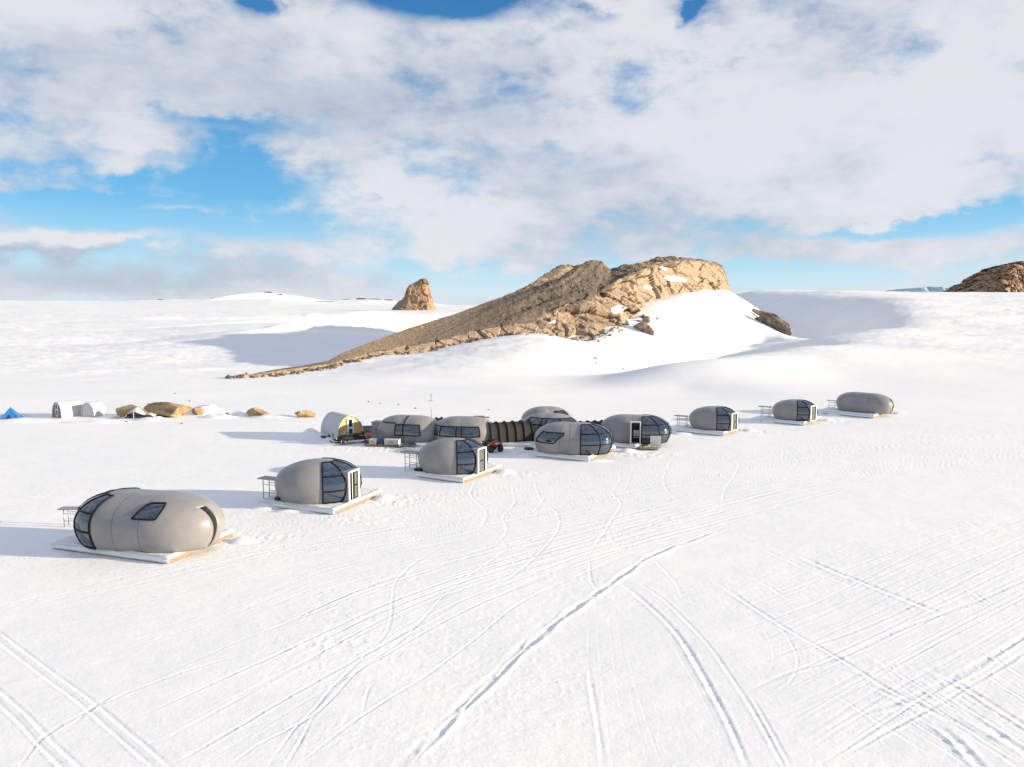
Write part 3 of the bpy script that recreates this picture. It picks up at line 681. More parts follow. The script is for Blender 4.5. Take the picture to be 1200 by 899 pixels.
# snow hill under the last ones, and the small ice front on the right horizon
def snow_hill(name, px0, px1, base, prof, D, depth, m='snow'):
    K = np.array(prof, float); pxs = np.linspace(px0, px1, 90); top = np.interp(pxs, K[:, 0], K[:, 1]); G = []
    for t in np.linspace(-1, 1, 34):
        row = []
        for p, y in zip(pxs, top):
            a = at(p, y, D); b = at(p, base, D); f = (1 - t * t) ** (1.0 if t < 0 else .8)
            row.append((a.x, D + t * depth, b.z - 2 + (a.z - b.z + 2) * f + (float(vnoise(p / 6, t * 3, seed=2)) - .5) * .0))
        G.append(row)
    G = np.array(G); return tag(grid_object(name, G[..., 0], G[..., 1], G[..., 2], M[m]), kind='structure')
snow_hill('snow_hill', 268, 372, 353, [(268, 353), (290, 349.5), (303, 345.2), (314, 343), (330, 346), (345, 350), (372, 353)], 2300, 500)
snow_hill('snow_hill', 386, 540, 361, [(386, 357), (400, 353.5), (412, 351), (440, 351), (462, 352.5), (500, 355), (540, 361)], 2300, 500)
M['ice'] = mat('blue_ice', (.42, .62, .70), .4, var=.3, vscale=.1, bump=.5, bscale=.2)
def ice_front():
    D = 1500; mb = MB(); P = []
    for v in np.linspace(0, 1, 6):
        row = []
        for px in np.linspace(1070, 1136, 60):
            t = (px - 1070) / 66; h = 5.5 * math.sin(math.pi * min(1, t * 1.6 + .08)) if t < .4 else 5.5 - 1.2 * (t - .4)
            h *= .75 + .5 * float(vnoise(px / 4, 3, seed=6))
            p = at(px, 342.5 - h * v, D); row.append((p.x, D + 16 * v + 8 * math.sin(px * .3), p.z))
        P.append(row)
    P.append([(x, y + 120, z - 3) for x, y, z in P[-1]])
    mb.grid(P, True); o = mb.build('ice_front', 'ice'); tag(o, kind='structure')
ice_front()
# rocks standing in the snow ramp
def on(px, py, D=None):
    p = at(px, py, D); return (p.x, p.y, tz(p.x, p.y))
def rocks():
    p = at(909, 381, 221); rock_blob('rock_outcrop', 'dark brown jagged outcrop at the right end of the snow ramp', (p.x, p.y, p.z - .6), (6.3, 2.6, 2.9), R(-42), 5, 'rock', 5, weather=.6, rough=3.2, tilt=R(32))
    p = at(893, 368, 236); rock_blob('rock_outcrop', 'thin brown rib of rock leading up the snow crest from the dark outcrop', (p.x, p.y, p.z - .4), (3.6, 1.2, 1.0), R(-42), 9, 'rock', 4, weather=.5, tilt=R(28))
    for px, py, D, s, rz, lab in ((754, 384, 183, (3.3, 1.5, 1.7), -50, 'tan slab of rock sticking out of the snow below the big cliff'), (757, 375, 190, (1.6, .8, .9), -40, 'small tan rock just above the tan slab on the snow ramp'), (770, 373, 193, (.35, .3, .3), 0, 'tiny dark stone alone on the bright snow ramp')):
        p = at(px, py, D); rock_blob('rock', lab, (p.x, p.y, tz(p.x, p.y) + .2), s, R(rz), int(px), 'rock', 4, weather=.2, tilt=R(25))
    for i, (px, py, s, w) in enumerate(((697, 427, .5, 'larger flat dark stone in the cluster on the lower snow ramp'), (731, 421, .35, 'dark stone midway along the snow ramp, right of the small cluster'), (795, 413, .35, 'lone dark stone farthest right on the snow ramp'), (683, 433, .25, 'left dark stone of the small cluster low on the snow ramp'), (699, 431, .3, 'dark stone just below the larger one on the lower snow ramp'))):
        p = at(px, py, 146 - i); rock_blob('stone', w, (p.x, p.y, tz(p.x, p.y) + .05), (s, s * .7, s * .6), i, 60 + i, 'rock', 2, 'stones on the snow ramp', .6)
    for i, (px, py, s, w) in enumerate(((148, 495, .13, 'tiny dark stone in front of the propped white tarp'), (213, 496.5, .13, 'tiny dark stone in front of the longest tan boulder'), (446, 473, .12, 'tiny dark stone behind the tall grey box'), (467, 474, .12, 'tiny dark stone behind the two-window pod'), (487, 479, .12, 'tiny dark stone left of the antenna mast'), (573, 481, .12, 'tiny dark stone behind the single brown board'),
            (205, 462, .12, 'tiny dark stone on the slope above the longest boulder'), (222, 470, .12, 'tiny dark stone above the small half buried boulder'), (266, 486, .3, 'dark stone left of the low brown and tan boulder'), (432, 471, .1, 'tiny dark stone on the snow above the yellow-walled tent'))):
        p = at(px, py); rock_blob('stone', w, (p.x, p.y, tz(p.x, p.y) + .03), (s * 1.3, s, s), i, 80 + i, 'rock', 2, 'stones behind the camp', .7)
rocks()
def debris():
    bm = bmesh.new(); bmesh.ops.create_icosphere(bm, subdivisions=1, radius=1); V = np.array([v.co for v in bm.verts]); F = [tuple(v.index for v in f.verts) for f in bm.faces]; bm.free()
    g = np.random.RandomState(3); mb = MB()
    L_ = [(250, 446, 124), (300, 441.5, 127), (385, 431.5, 139), (440, 419, 148), (490, 414.5, 154), (520, 406.5, 159), (580, 394.5, 165), (640, 389.5, 170), (665, 397.5, 172), (700, 392, 177), (720, 383, 183), (740, 372, 196)]
    K = np.array(L_)
    for i in range(620):
        px = 268 + (740 - 268) * g.rand() ** 1.5 if g.rand() < .9 else g.uniform(600, 760)
        p = at(px, np.interp(px, K[:, 0], K[:, 1]), np.interp(px, K[:, 0], K[:, 2]))
        o = abs(g.normal()) * (1.0 + 1.2 * (px > 600)) * np.array((.45, -.9)); x, y = p.x + o[0] + g.normal() * .4, p.y + o[1] + .5
        sz = min(.75, .12 + .13 * g.gamma(1.3)); q = V * (1 + .35 * (g.rand(len(V), 1) - .5)) * sz * np.array((g.uniform(.8, 1.5), g.uniform(.7, 1.2), g.uniform(.5, .9)))
        mb.add(q + np.array((x, y, tz(x, y) + sz * .2)), F)
    o = mb.build('rock_debris', 'rock'); attr(o, 'weathered', np.clip(g.rand(len(mb.v) // len(V)).repeat(len(V)) * 1.1, 0, 1)); attr(o, 'snow', np.zeros(len(mb.v))); tag(o, kind='stuff')
debris()
def boulders():
    K = ((150, 483.5, 2.2, .8, .95, -6, 'cut-looking golden boulder on the snow behind the white tarp', 3), (194, 482.5, 3.1, 1.2, .92, -8, 'longest tan boulder, sloping down to the right beside the white tarp', 8), (231, 480.5, 1.0, .6, .55, 0, 'small golden boulder half buried right of the longest boulder', 12),
         (300, 483, 1.5, .6, .6, 4, 'low brown and tan boulder with snow on its middle', 15), (356, 484, 1.1, .5, .55, 8, 'tan boulder just left of the grey half-round tent', 19))
    for px, py, a, b, c, rz, lab, sd_ in K:
        p = at(px, py + 6); o = rock_blob('boulder', lab, (p.x, p.y + .5, c * .55), (a, b, c), R(rz), sd_, 'boulder', 5, 'boulders behind the camp', .22 if a != 3.0 else .38, 1.3, tilt=R(7 if a == 3.0 else 3))
boulders()

# ------------------------------------------------------------------ pods
def spow(v, e): return math.copysign(abs(v) ** e, v)
class Pod:
    """a shell drawn out between two half-domes: t runs round the plan (0-1 right cap, 1-2 back, 2-3 left cap, 3-4 front), q runs from the base (0) to the ridge (1)"""
    def __init__(s, a=2.35, b=1.72, H=2.2, m=1.0, aL=None):
        s.a, s.b, s.H, s.m = a, b, H, m; s.aL = aL or a
        s.zc = .43 * H; s.cu = H - s.zc; s.cl = .80 * H; s.b0 = -math.asin(s.zc / s.cl)
    def z2q(s, z):
        be = math.asin((z - s.zc) / (s.cu if z > s.zc else s.cl)); return (be - s.b0) / (math.pi / 2 - s.b0)
    def raw(s, t, q):
        be = s.b0 + (math.pi / 2 - s.b0) * q
        cb = max(0., math.cos(be)) ** .96; z = s.zc + (s.cu if be > 0 else s.cl) * spow(math.sin(be), .96 if be > 0 else 1)
        t = t % 4
        if t <= 1: al = -math.pi / 2 + math.pi * t; return Vector((s.m + s.a * cb * spow(math.cos(al), .97), s.b * cb * spow(math.sin(al), .98), z))
        if t <= 2: return Vector((s.m - 2 * s.m * (t - 1), s.b * cb, z))
        if t <= 3: al = math.pi / 2 + math.pi * (t - 2); cb = cb ** .90; return Vector((-s.m + s.aL * cb * spow(math.cos(al), .86), s.b * cb * spow(math.sin(al), .95), z))
        return Vector((-s.m + 2 * s.m * (t - 3), -s.b * cb, z))
    def pt(s, t, q, off=0.):
        p = s.raw(t, q)
        if not off: return p
        e = 1e-3
        d1 = s.raw(t + e, min(q, .985)) - s.raw(t - e, min(q, .985))
        if d1.length < 1e-7: d1 = s.raw(t + .02, min(q, .985)) - s.raw(t - .02, min(q, .985))
        d2 = s.raw(t, min(q + e, 1)) - s.raw(t, q - e)
        n = d1.cross(d2)
        if n.length < 1e-12: n = Vector((0, 0, 1))
        return p + n.normalized() * off
    def shell(s):
        mb = MB(); ts = [k / 22 for k in range(22)] + ([1 + k / 6 for k in range(6)] if s.m > .01 else [1.0]) + [2 + k / 22 for k in range(22)] + ([3 + k / 6 for k in range(6)] if s.m > .01 else [3.0])
        if s.m <= .01: ts = [k / 22 for k in range(22)] + [2 + k / 22 for k in range(22)]
        qs = [k / 26 for k in range(27)]; qs[-1] = .9985
        P = [[s.raw(t, q) for t in ts] for q in qs]
        mb.grid(P, True, close=True); n = len(ts)
        mb.add([p for p in P[0]], [tuple(range(n))[::-1]]); mb.add([p for p in P[-1]], [tuple(range(n))], True)
        return mb
    def patch(s, mb, t0, t1, q0, q1, off, n=8, shear=0.):
        P = [[s.pt(t0 + (t1 - t0) * i / n + shear * j / n, q0 + (q1 - q0) * j / n, off) for i in range(n + 1)] for j in range(n + 1)]
        return mb.grid(P, True)
    def bar(s, mb, t0, q0, t1, q1, w=.06, th=.05, n=14, lift=.0):
        """a square bar laid along the surface"""
        for i in range(n):
            pass
        C0 = []
        for i in range(n + 1):
            f = i / n; t = t0 + (t1 - t0) * f; q = q0 + (q1 - q0) * f
            c = s.pt(t, q); nn = (s.pt(t, q, .1) - c).normalized()
            g = min(f + .02, 1); h = max(f - .02, 0)
            tg = (s.pt(t0 + (t1 - t0) * g, q0 + (q1 - q0) * g) - s.pt(t0 + (t1 - t0) * h, q0 + (q1 - q0) * h)).normalized()
            sd_ = nn.cross(tg).normalized() * w / 2
            C0.append([c - sd_ + nn * (lift - .03), c + sd_ + nn * (lift - .03), c + sd_ + nn * (lift + th), c - sd_ + nn * (lift + th)])
        mb.grid(C0, False, close=True, flip=True); mb.add(C0[0], [(0, 1, 2, 3)]); mb.add(C0[-1], [(3, 2, 1, 0)])

def dedupe(o):
    bm = bmesh.new(); bm.from_mesh(o.data); bmesh.ops.remove_doubles(bm, verts=bm.verts, dist=1e-4); bmesh.ops.recalc_face_normals(bm, faces=bm.faces); bm.to_mesh(o.data); bm.free()
def cut(o, boxes, inner='inside'):
    """take box-shaped openings out of a closed shell"""
    dedupe(o)
    for c, d, *rz in boxes:
        tp = rz[1] if len(rz) > 1 else 1.0
        rot = Matrix.Rotation(rz[0] if rz else 0., 3, 'Z')
        k = MB().box(rot @ Vector(c), d, rot, tp).build('cutter', inner); dedupe(k)
        md = o.modifiers.new('cut', 'BOOLEAN'); md.operation = 'DIFFERENCE'; md.object = k; md.solver = 'EXACT'
        par = o.parent; o.parent = None
        bpy.context.view_layer.update(); dg = bpy.context.evaluated_depsgraph_get()
        me = bpy.data.meshes.new_from_object(o.evaluated_get(dg)); o.modifiers.clear(); o.data = me; o.parent = par
        bpy.data.objects.remove(k)

def glazing(root, P, cols_, zs, skip=(), name='glazing_frame', gl='glass', off=.012, top=None, bw=.085):
    """panes between meridian bars; cols_ are t values, zs heights"""
    fr = MB(); qs = [0.01 if z <= 0 else P.z2q(z) for z in zs]
    cells = [(i, j) for i in range(len(cols_) - 1) for j in range(len(qs) - 1) if (i, j) not in skip]
    for i, t in enumerate(cols_):
        js = [j for j in range(len(qs) - 1) if (i, j) in cells or (i - 1, j) in cells]
        if js: P.bar(fr, t, qs[min(js)], t, qs[max(js) + 1], bw, .045)
    for j, q in enumerate(qs):
        for i in range(len(cols_) - 1):
            if (i, j) in cells or (i, j - 1) in cells: P.bar(fr, cols_[i], q, cols_[i + 1], q, bw, .04, 8)
    f = fr.build(name, 'frame', root)
    for i, j in cells:
        mb = MB(); P.patch(mb, cols_[i], cols_[i + 1], qs[j], qs[j + 1], off); mb.build('pane', gl, f)
    return f

POD_GROUP = 'rounded grey pods on snowy platforms'
def door_box(root, ang, x_front, open_=False, w=.94, h=1.66):
    """porch that carries the entrance in the glazed cap, turned by ang from the pod's axis"""
    def put(mb, name, m, parent=None):
        o = mb.build(name, m, parent or root)
        if parent is None: o.rotation_euler.z = ang
        return o
    x0 = x_front - 1.0
    mb = MB()
    for k in (-1, 1): mb.box(((x0 + x_front) / 2, k * (w / 2 + .03), h / 2 + .02), (x_front - x0, .06, h))
    mb.box(((x0 + x_front) / 2, 0, h + .05), (x_front - x0, w + .12, .06)); put(mb, 'porch', 'shell')
    f = MB()
    for k in (-1, 1): f.box((x_front + .03, k * (w / 2 + .02), h / 2 + .04), (.07, .12, h + .1))
    f.box((x_front + .032, 0, h + .06), (.066, w - .09, .10)); f.box((x_front + .028, 0, .05), (.06, w - .09, .08)); put(f, 'door_frame', 'white')
    xd = x_front - .04
    if open_:
        lf = put(MB().box((xd, .25, .87), (.05, .40, 1.60)), 'door', 'frame')
        for z, hh in ((1.24, .66), (.48, .66)): put(MB().box((xd + .03, .25, z), (.02, .27, hh)), 'pane', 'doorglass', lf)
        put(MB().box((xd - .05, .02, .85), (.03, .06, 1.5)), 'curtain', 'white')
        put(MB().box((xd - .55, 0, .83), (.03, w - .04, 1.6)), 'dark_backing', 'inside')  # dark sheet standing in for the dimness behind the open door
    else:
        lf = put(MB().box((xd, 0, .87), (.05, w - .14, 1.60)), 'door', 'frame')
        for z, hh in ((1.25, .66), (.48, .68)): put(MB().box((xd + .03, 0, z), (.02, .56, hh)), 'pane', 'doorglass', lf)
        put(MB().tube([(xd + .08, -.36, .85), (xd + .08, -.36, 1.0)], .02), 'handle', 'metal', lf)

def seams(root, P, ts, lo=.0):
    for t in ts:
        mb = MB(); P.bar(mb, t, lo, t, .97, .018, .005, 20); mb.build('seam', 'seam', root)

def egg_pod(label, loc, yaw, scale, open_=False):
    P = Pod(a=2.2, b=1.9, H=2.22, m=0.0, aL=2.68)
    r = thing('egg_pod', label, 'pod', loc, R(yaw), POD_GROUP, scale)
    sh = P.shell().build('shell', 'shell', r)
    cut(sh, [((1.9, 0, .84), (1.7, .92, 1.70), R(-34))])
    glazing(r, P, [.005, .195, .425, .60, .80, .995], [0.04, .74, 1.52, 2.15], skip={(1, 0), (1, 1)})
    door_box(r, R(-34), 2.08, open_)
    seams(r, P, [2.5])
    return r

def platform(label, loc, yaw, lx, ly, h=.34, scale=1.):
    """deck with a snow cover; local origin is the deck centre at ground level"""
    r = thing('platform', label, 'platform', loc, R(yaw), 'snow covered decks under the pods')
    MB().box((0, 0, h * .5 - .05), (lx - .16, ly - .16, h - .12)).build('deck', 'wood', r)
    MB().box((0, -ly / 2 + .03, h * .5), (lx, .06, h - .08)).build('fascia', 'fascia', r)
    MB().box((0, ly / 2 - .03, h * .5), (lx, .06, h - .08)).build('fascia', 'fascia', r)
    MB().box((lx / 2 - .032, 0, h * .5 - .01), (.06, ly - .13, h - .1)).build('side_board', 'ply', r)
    MB().box((-lx / 2 + .032, 0, h * .5 - .01), (.06, ly - .13, h - .1)).build('side_board', 'ply', r)
    # snow blanket with a lumpy rolled edge
    n = 44; G = []
    for i in range(n + 1):
        row = []
        for j in range(n + 1):
            u, v = i / n * 2 - 1, j / n * 2 - 1
            e = max(abs(u), abs(v)); x, y = u * (lx / 2 + .05), v * (ly / 2 + .05)
            k = float(fbm(np.array([x * 1.3 + loc[0]]), np.array([y * 1.3 + loc[1]]), seed=5, oct=4)[0])
            z = h - .03 + .05 * (k - .3) + (.10 * math.exp(-((1 - e) / .06) ** 2) * (.3 + 1.2 * k))
            if e > .999: z = h - (.20 + .08 * k if abs(v) > .999 else .08 + .05 * k)
            row.append((x + .03 * (k - .5) * (e > .9), y + .04 * (k - .5) * (e > .9), z))
        G.append(row)
    MB().grid(G, True, flip=True).build('snow_cover', 'snowcap', r)
    return r

def stand(label, loc, yaw, scale=1.):
    r = thing('frame_stand', label, 'stand', loc, R(yaw), 'metal frame stands beside the pods', scale)
    MB().box((-.08, 0, 1.22), (1.45, .7, .06)).build('top', 'panel', r)
    for sx in (-.45, .55):
        for sy in (-.26, .26): MB().tube([(sx, sy, 0), (sx, sy, 1.19)], .025).build('leg', 'metal', r)
    for z in (.42, .9):
        mb = MB()
        for sy in (-.26, .26): mb.tube([(-.45, sy, z), (.55, sy, z)], .018)
        mb.build('rail', 'metal', r)
    return r
def disc(label, loc):
    o = MB().cyl((0, 0, .05), (0, 0, 1), .38, .1, 20).build('round_lid', 'dark'); o.location = loc
    return tag(o, label, 'lid', 'black round lids on the deck corners')

DECK = .34
def gpos(px, py, lift=0.):
    p = at(px, py); p.z = tz(p.x, p.y) + lift; return p
def place(corner, yawF, lx, ly, dx=0., dy=0.):
    """deck whose front right corner stands at a photo pixel"""
    c = at(*corner); yw = R(yawF); ex = Vector((math.cos(yw), math.sin(yw), 0)); ey = Vector((-math.sin(yw), math.cos(yw), 0))
    ctr = c - ex * lx / 2 + ey * ly / 2; ctr.z = tz(ctr.x, ctr.y) + .0
    return ctr, ex, ey
def pod_spot(px, py, depth):
    """junction of a pod whose foot, towards the viewer, stands at a photo pixel on its deck"""
    dx, dy, dz = ray(px, py); t = (DECK - CAMH) / dz; p = Vector((dx * t, dy * t, 0)); d = Vector((dx, dy, 0)).normalized()
    p += d * depth; p.z = tz(p.x, p.y) + DECK - .02; return p
def unit(kind, corner, yaw, lx, ly, scale, plabel, dlabel, foot, pyaw, back=1.62, rack=None, lid=None, **kw):
    ctr, ex, ey = place(corner, yaw, lx, ly)
    platform(dlabel, ctr, yaw, lx, ly)
    kind(plabel, pod_spot(*foot, back * scale), pyaw, scale, **kw)
    if rack:
        q = ctr + ex * rack[0] + ey * rack[1]; q.z = tz(q.x, q.y) + (DECK if rack[2] else 0) - .02; stand(rack[3], q, yaw, rack[4] if len(rack) > 4 else 1.)
    if lid:
        q = ctr + ex * lid[0] + ey * lid[1] + Vector((0, 0, DECK)); disc(lid[2], q)

def long_pod_near(label, loc, yaw, scale, m=.9):
    P = Pod(a=2.62, b=1.86, H=2.2, m=m, aL=2.3); r = thing('long_pod', label, 'pod', loc, R(yaw), POD_GROUP, scale)
    sh = P.shell().build('shell', 'shell', r)
    cut(sh, [((P.m + P.a - .1, -.26, .88), (.9, .09, 1.74), 0., 3.6)], 'inside')  # notch walls near-black, painting in the shade of the recess
    glazing(r, P, [2.06, 2.24, 2.41, 2.59, 2.76, 2.94], [.04, .78, 1.54, 2.13])
    # slanted skylight between the middle section and the right cap
    fr = MB(); q0, q1 = P.z2q(1.46), P.z2q(2.0); c = [(3.80, q0), (4.09, q0), (4.16, q1), (4.03, q1)]
    for i in range(4): a, b = c[i], c[(i + 1) % 4]; P.bar(fr, a[0], a[1], b[0], b[1], .06, .045)
    f = fr.build('window_frame', 'frame', r)
    n = 8; G = [[P.pt((1 - j / n) * (3.80 + .29 * i / n) + (j / n) * (4.03 + .13 * i / n), q0 + (q1 - q0) * j / n, .012) for i in range(n + 1)] for j in range(n + 1)]
    MB().grid(G, True).build('pane', 'glass', f)
    seams(r, P, [3.3, 4.0, 1.0])
    return r
def long_pod_far(label, loc, yaw, scale, m=.8):
    P = Pod(a=2.35, b=1.80, H=2.2, m=m); r = thing('long_pod', label, 'pod', loc, R(yaw), POD_GROUP, scale)
    sh = P.shell().build('shell', 'shell', r)
    cut(sh, [((P.m + P.a, -.26, .86), (.9, .30, 1.70))], 'inside')
    MB().box((P.m + P.a - .42, -.26, .86), (.04, .27, 1.64)).build('door', 'frame', r)
    seams(r, P, [3.5, 4.0, 1.0])
    return r
def long_pod_glazed(label, loc, yaw, scale, m=1.0, door=False, side=True):
    P = Pod(a=2.42, b=1.84, H=2.2, m=m, aL=2.4); r = thing('long_pod', label, 'pod', loc, R(yaw), POD_GROUP, scale)
    sh = P.shell().build('shell', 'shell', r)
    glazing(r, P, [.0, .20, .385, .615, .80, 1.0], [.04, .78, 1.54, 2.13])
    if side:
        q0, q1 = P.z2q(.86), P.z2q(1.60); fr = MB()
        c = [(2.66, q0), (2.92, q0), (3.02, q1), (2.74, q1)]
        for i in range(4): a, b = c[i], c[(i + 1) % 4]; P.bar(fr, a[0], a[1], b[0], b[1], .07, .045)
        f = fr.build('window_frame', 'frame', r); n = 8
        G = [[P.pt((1 - j / n) * (2.66 + .26 * i / n) + (j / n) * (2.74 + .28 * i / n), q0 + (q1 - q0) * j / n, .012) for i in range(n + 1)] for j in range(n + 1)]
        MB().grid(G, True).build('pane', 'glass', f)
    if door:
        x1 = m - .12; x0 = x1 - .72
        cut(sh, [(((x0 + x1) / 2, -1.2, .97), (.72, 1.6, 1.80)), (((x0 + x1) / 2, -.2, .99), (1.9, 1.5, 1.9))])
        fr = MB(); y = -P.b * .995
        for x in (x0 - .02, x1 + .02): fr.box((x, y + .14, .93), (.07, .42, 1.86))
        fr.box(((x0 + x1) / 2, y + .14, 1.84), (.84, .418, .07)); fr.build('door_frame', 'white', r)
        MB().box((x0 - .08, y - .30, .93), (.05, .56, 1.74)).build('door', 'shell', r)
        ch = thing('chair', 'small pale patterned chair just inside the open doorway of the long pod', 'chair', loc + Matrix.Rotation(R(yaw), 3, 'Z') @ Vector(((x0 + x1) / 2, -1.05, .03)), R(yaw))
        MB().box((0, 0, .42), (.46, .44, .06)).build('seat', 'panel', ch); MB().box((0, .2, .72), (.46, .05, .5)).build('backrest', 'fascia', ch)
        for sx in (-.2, .2):
            for sy in (-.19, .19): MB().tube([(sx, sy, 0), (sx, sy, .4)], .018).build('leg', 'frame', ch)
    seams(r, P, [3.35, 2.97, 1.0])
    return r

unit(long_pod_near, (197, 662), -19, 7.0, 4.6, 1.10, 'nearest and largest grey pod with a slanted skylight and a notched right end', 'platform with tan right edge under the nearest and largest pod', (175, 645.5), -12)
stand('metal stand just behind the glazed left end of the nearest pod', gpos(86, 617), R(-19), .8)
unit(egg_pod, (391, 604), -23, 5.2, 5.0, 1.03, 'egg-shaped grey pod with its door ajar, second nearest, right of the largest pod', 'platform under the second nearest pod, tan plywood on its right edge', (379, 590.5), 12,
     rack=(-2.15, -1.9, 1, 'metal stand left of the pod with the door ajar'), lid=(-1.65, -1.75, 'black lid on the deck of the pod with the door ajar'), open_=True)
unit(egg_pod, (543, 567), -30, 4.9, 4.9, .99, 'egg-shaped grey pod with closed double-pane door in front of the joined camp pods', 'platform with tan right edge under the egg pod in front of the joined camp pods', (535, 556.5), 4,
     rack=(-2.15, -1.85, 1, 'metal stand left of the egg pod in front of the joined camp pods'), lid=(-1.6, -1.8, 'black lid on the deck of the egg pod in front of the joined pods'))
unit(long_pod_glazed, (690, 542), -28, 5.9, 5.6, 1.02, 'long grey pod with dark glazed right end and one window on its left end', 'platform under the long pod with a window on its left end', (672, 533.5), -8, lid=(-2.5, -1.9, 'black lid on the deck of the long pod with the left window'), m=.62)
unit(long_pod_glazed, (745, 527), -31, 5.6, 5.8, .98, 'long grey pod with an open dark doorway beside its glazed right end', 'platform under the long pod with the open doorway', (744, 520), -12, m=.62, door=True, side=False)
unit(egg_pod, (848, 511.5), -34, 4.4, 5.0, .91, 'egg-shaped grey pod third from the right end of the pod line', 'platform under the third pod from the right', (839, 504.5), -14,
     rack=(-2.1, -1.5, 1, 'metal stand left of the third pod from the right', .85))
unit(egg_pod, (942, 499), -39, 4.3, 5.2, .87, 'egg-shaped grey pod second from the right end of the pod line', 'platform under the second pod from the right', (933.5, 493), -20,
     rack=(-2.1, -1.4, 1, 'metal stand left of the second pod from the right', .85))
unit(long_pod_far, (1024, 490.5), -42, 5.2, 7.0, .90, 'long windowless grey pod with a notched right end, farthest right of all', 'platform under the farthest right pod', (1013, 483.8), -40,
     rack=(-2.7, -.6, 1, 'metal stand at the left end of the farthest right pod', .65), m=.85)

# the joined camp pods ------------------------------------------------
def camp_pod(label, loc, yaw, scale, m, cells, cap=None, skylight=None, a=2.3, b=1.9, H=2.4):
    P = Pod(a=a, b=b, H=H, m=m); r = thing('camp_pod', label, 'pod', loc, R(yaw), 'joined pods at the middle of the camp', scale)
    P.shell().build('shell', 'shell', r)
    for cs, zs in cells: glazing(r, P, cs, zs, name='window_frame')
    return r, P
def on_base(label, loc, yaw, lx, ly):
    r = thing('platform', label, 'platform', loc, R(yaw), 'snow covered decks under the pods')
    MB().box((0, 0, .12), (lx, ly, .24)).build('deck', 'fascia', r); return r
def roof_lines(r, P, segs):
    mb = MB()
    for a in segs: P.bar(mb, *a, .09, .03, 10)
    mb.build('roof_strip', 'frame', r)
p = gpos(481, 517)
r, P = camp_pod('camp pod with two big square windows and a dark tunnel at its right', p, -14, .99, .7, [([3.02, 3.52, 4.12], [.80, 1.64])], a=2.2, b=1.85, H=2.25)
roof_lines(r, P, [(3.52, P.z2q(1.64), 3.52, .93), (2.75, P.z2q(1.75), 3.05, P.z2q(1.75))])
p = gpos(545, 519)
camp_pod('camp pod with a ribbon of four windows, left of the ribbed brown tunnel', p, -8, .97, .45, [([2.62, 2.82, 3.08, 3.60, 4.16], [.86, 1.64])], a=2.4, b=2.0, H=2.3)
p = gpos(641, 506)
r, P = camp_pod('rear camp pod with a skylight, peeping over the pod in front of it', p, 10, 1.0, .2, [([4.05, 4.28], [1.5, 2.0])], a=2.2, b=1.9, H=2.3)
p = gpos(645, 514)
camp_pod('camp pod with blue roof panes and dark doorway, mostly behind the long glazed pod', p, -24, 1.0, .3, [([2.8, 3.2, 3.9, 4.2, 4.5], [1.42, 1.92]), ([3.0, 3.5], [.05, 1.36])], a=2.4, b=2.1, H=2.2)

def tunnel(label, p0, p1, r, ribs):
    """ribbed fabric passage between two pods"""
    p0, p1 = Vector(p0), Vector(p1); d = p1 - p0; L = d.length; yaw = math.atan2(d.y, d.x)
    t = thing('tunnel', label, 'tunnel', p0, yaw, 'dark fabric tunnels joining the camp pods')
    def sec(x, k):
        out = []
        for i in range(15):
            a = math.pi * i / 14; out.append(Vector((x, -math.cos(a) * r * k, .02 + 1.82 * (math.sin(a) ** .55) * (k if k < 1.02 else 1.015))))
        return out
    G = []
    n = 6 * (ribs - 1) + 1
    for i in range(n): u = i / (n - 1); G.append(sec(L * u, 1 - .02 * abs(math.sin(math.pi * u * (ribs - 1)))))
    MB().grid(G, True, flip=True).build('cover', 'tunnel', t)
    for i in range(ribs):
        x = L * i / (ribs - 1); MB().tube(sec(x, 1.03), .05, 6).build('rib', 'black', t)
    return t
a, b = gpos(572, 521), gpos(620, 518); tunnel('long ribbed brown tunnel between the ribbon-window pod and the blue-paned pod', a, b, 1.0, 6)
a, b = gpos(500, 515), gpos(518, 514); tunnel('short dark tunnel right of the pod with two square windows', a, b, .95, 4)
a, b = gpos(672, 520), gpos(714, 518); tunnel('dark tunnel roof showing between the two long glazed pods', a, b, 1.0, 6)
# decks round the joined pods
on_base('low white deck running in front of the brown tunnel', gpos(598, 522), -10, 5.2, 1.6)
on_base('low white deck beside the open doorway of the dark short tunnel', gpos(497, 523, -.02), -25, 2.0, 1.2)

# ------------------------------------------------------------------ tents
def arch_tent(name, label, loc, yaw, w, h, L, wall, cloth, group, win=True):
    """half-round tent, end wall on local +x"""
    r = thing(name, label, 'tent', loc, yaw, group)
    n = 22; sec = [(-math.cos(math.pi * i / n) * w / 2, h * math.sin(math.pi * i / n) ** .8) for i in range(n + 1)]
    G = []
    for i in range(13):
        x = -L + L * i / 12; k = 1 + .012 * math.cos(i * math.pi)
        G.append([Vector((x, y * k, z * k)) for y, z in sec])
    MB().grid(G, True, flip=True).build('cover', cloth, r)
    e = MB(); e.add([Vector((-.04, y * .985, z * .985)) for y, z in sec], [tuple(range(n + 1))]); e.build('end_wall', wall, r)
    MB().add([Vector((-L + .04, y * .985, z * .985)) for y, z in sec], [tuple(range(n + 1))[::-1]]).build('rear_wall', cloth, r)
    MB().tube([Vector((0.0, y, z)) for y, z in sec], .05, 6).build('arch', cloth, r)
    if win:
        f = MB(); f.box((.0, 0, h * .5), (.05, w * .26, h * .84)); d = f.build('door', 'white', r)
        for z, hh in ((.70, .30), (.30, .33)): MB().box((.035, 0, h * z), (.03, w * .13, h * hh)).build('pane', 'glass', d)
    return r
p = gpos(411, 515.5); arch_tent('arch_tent', 'grey half-round tent with a yellow end wall and white framed door', p, R(-52), 2.45, 2.1, 3.4, 'yellow', 'tentgrey', 'half-round tents')
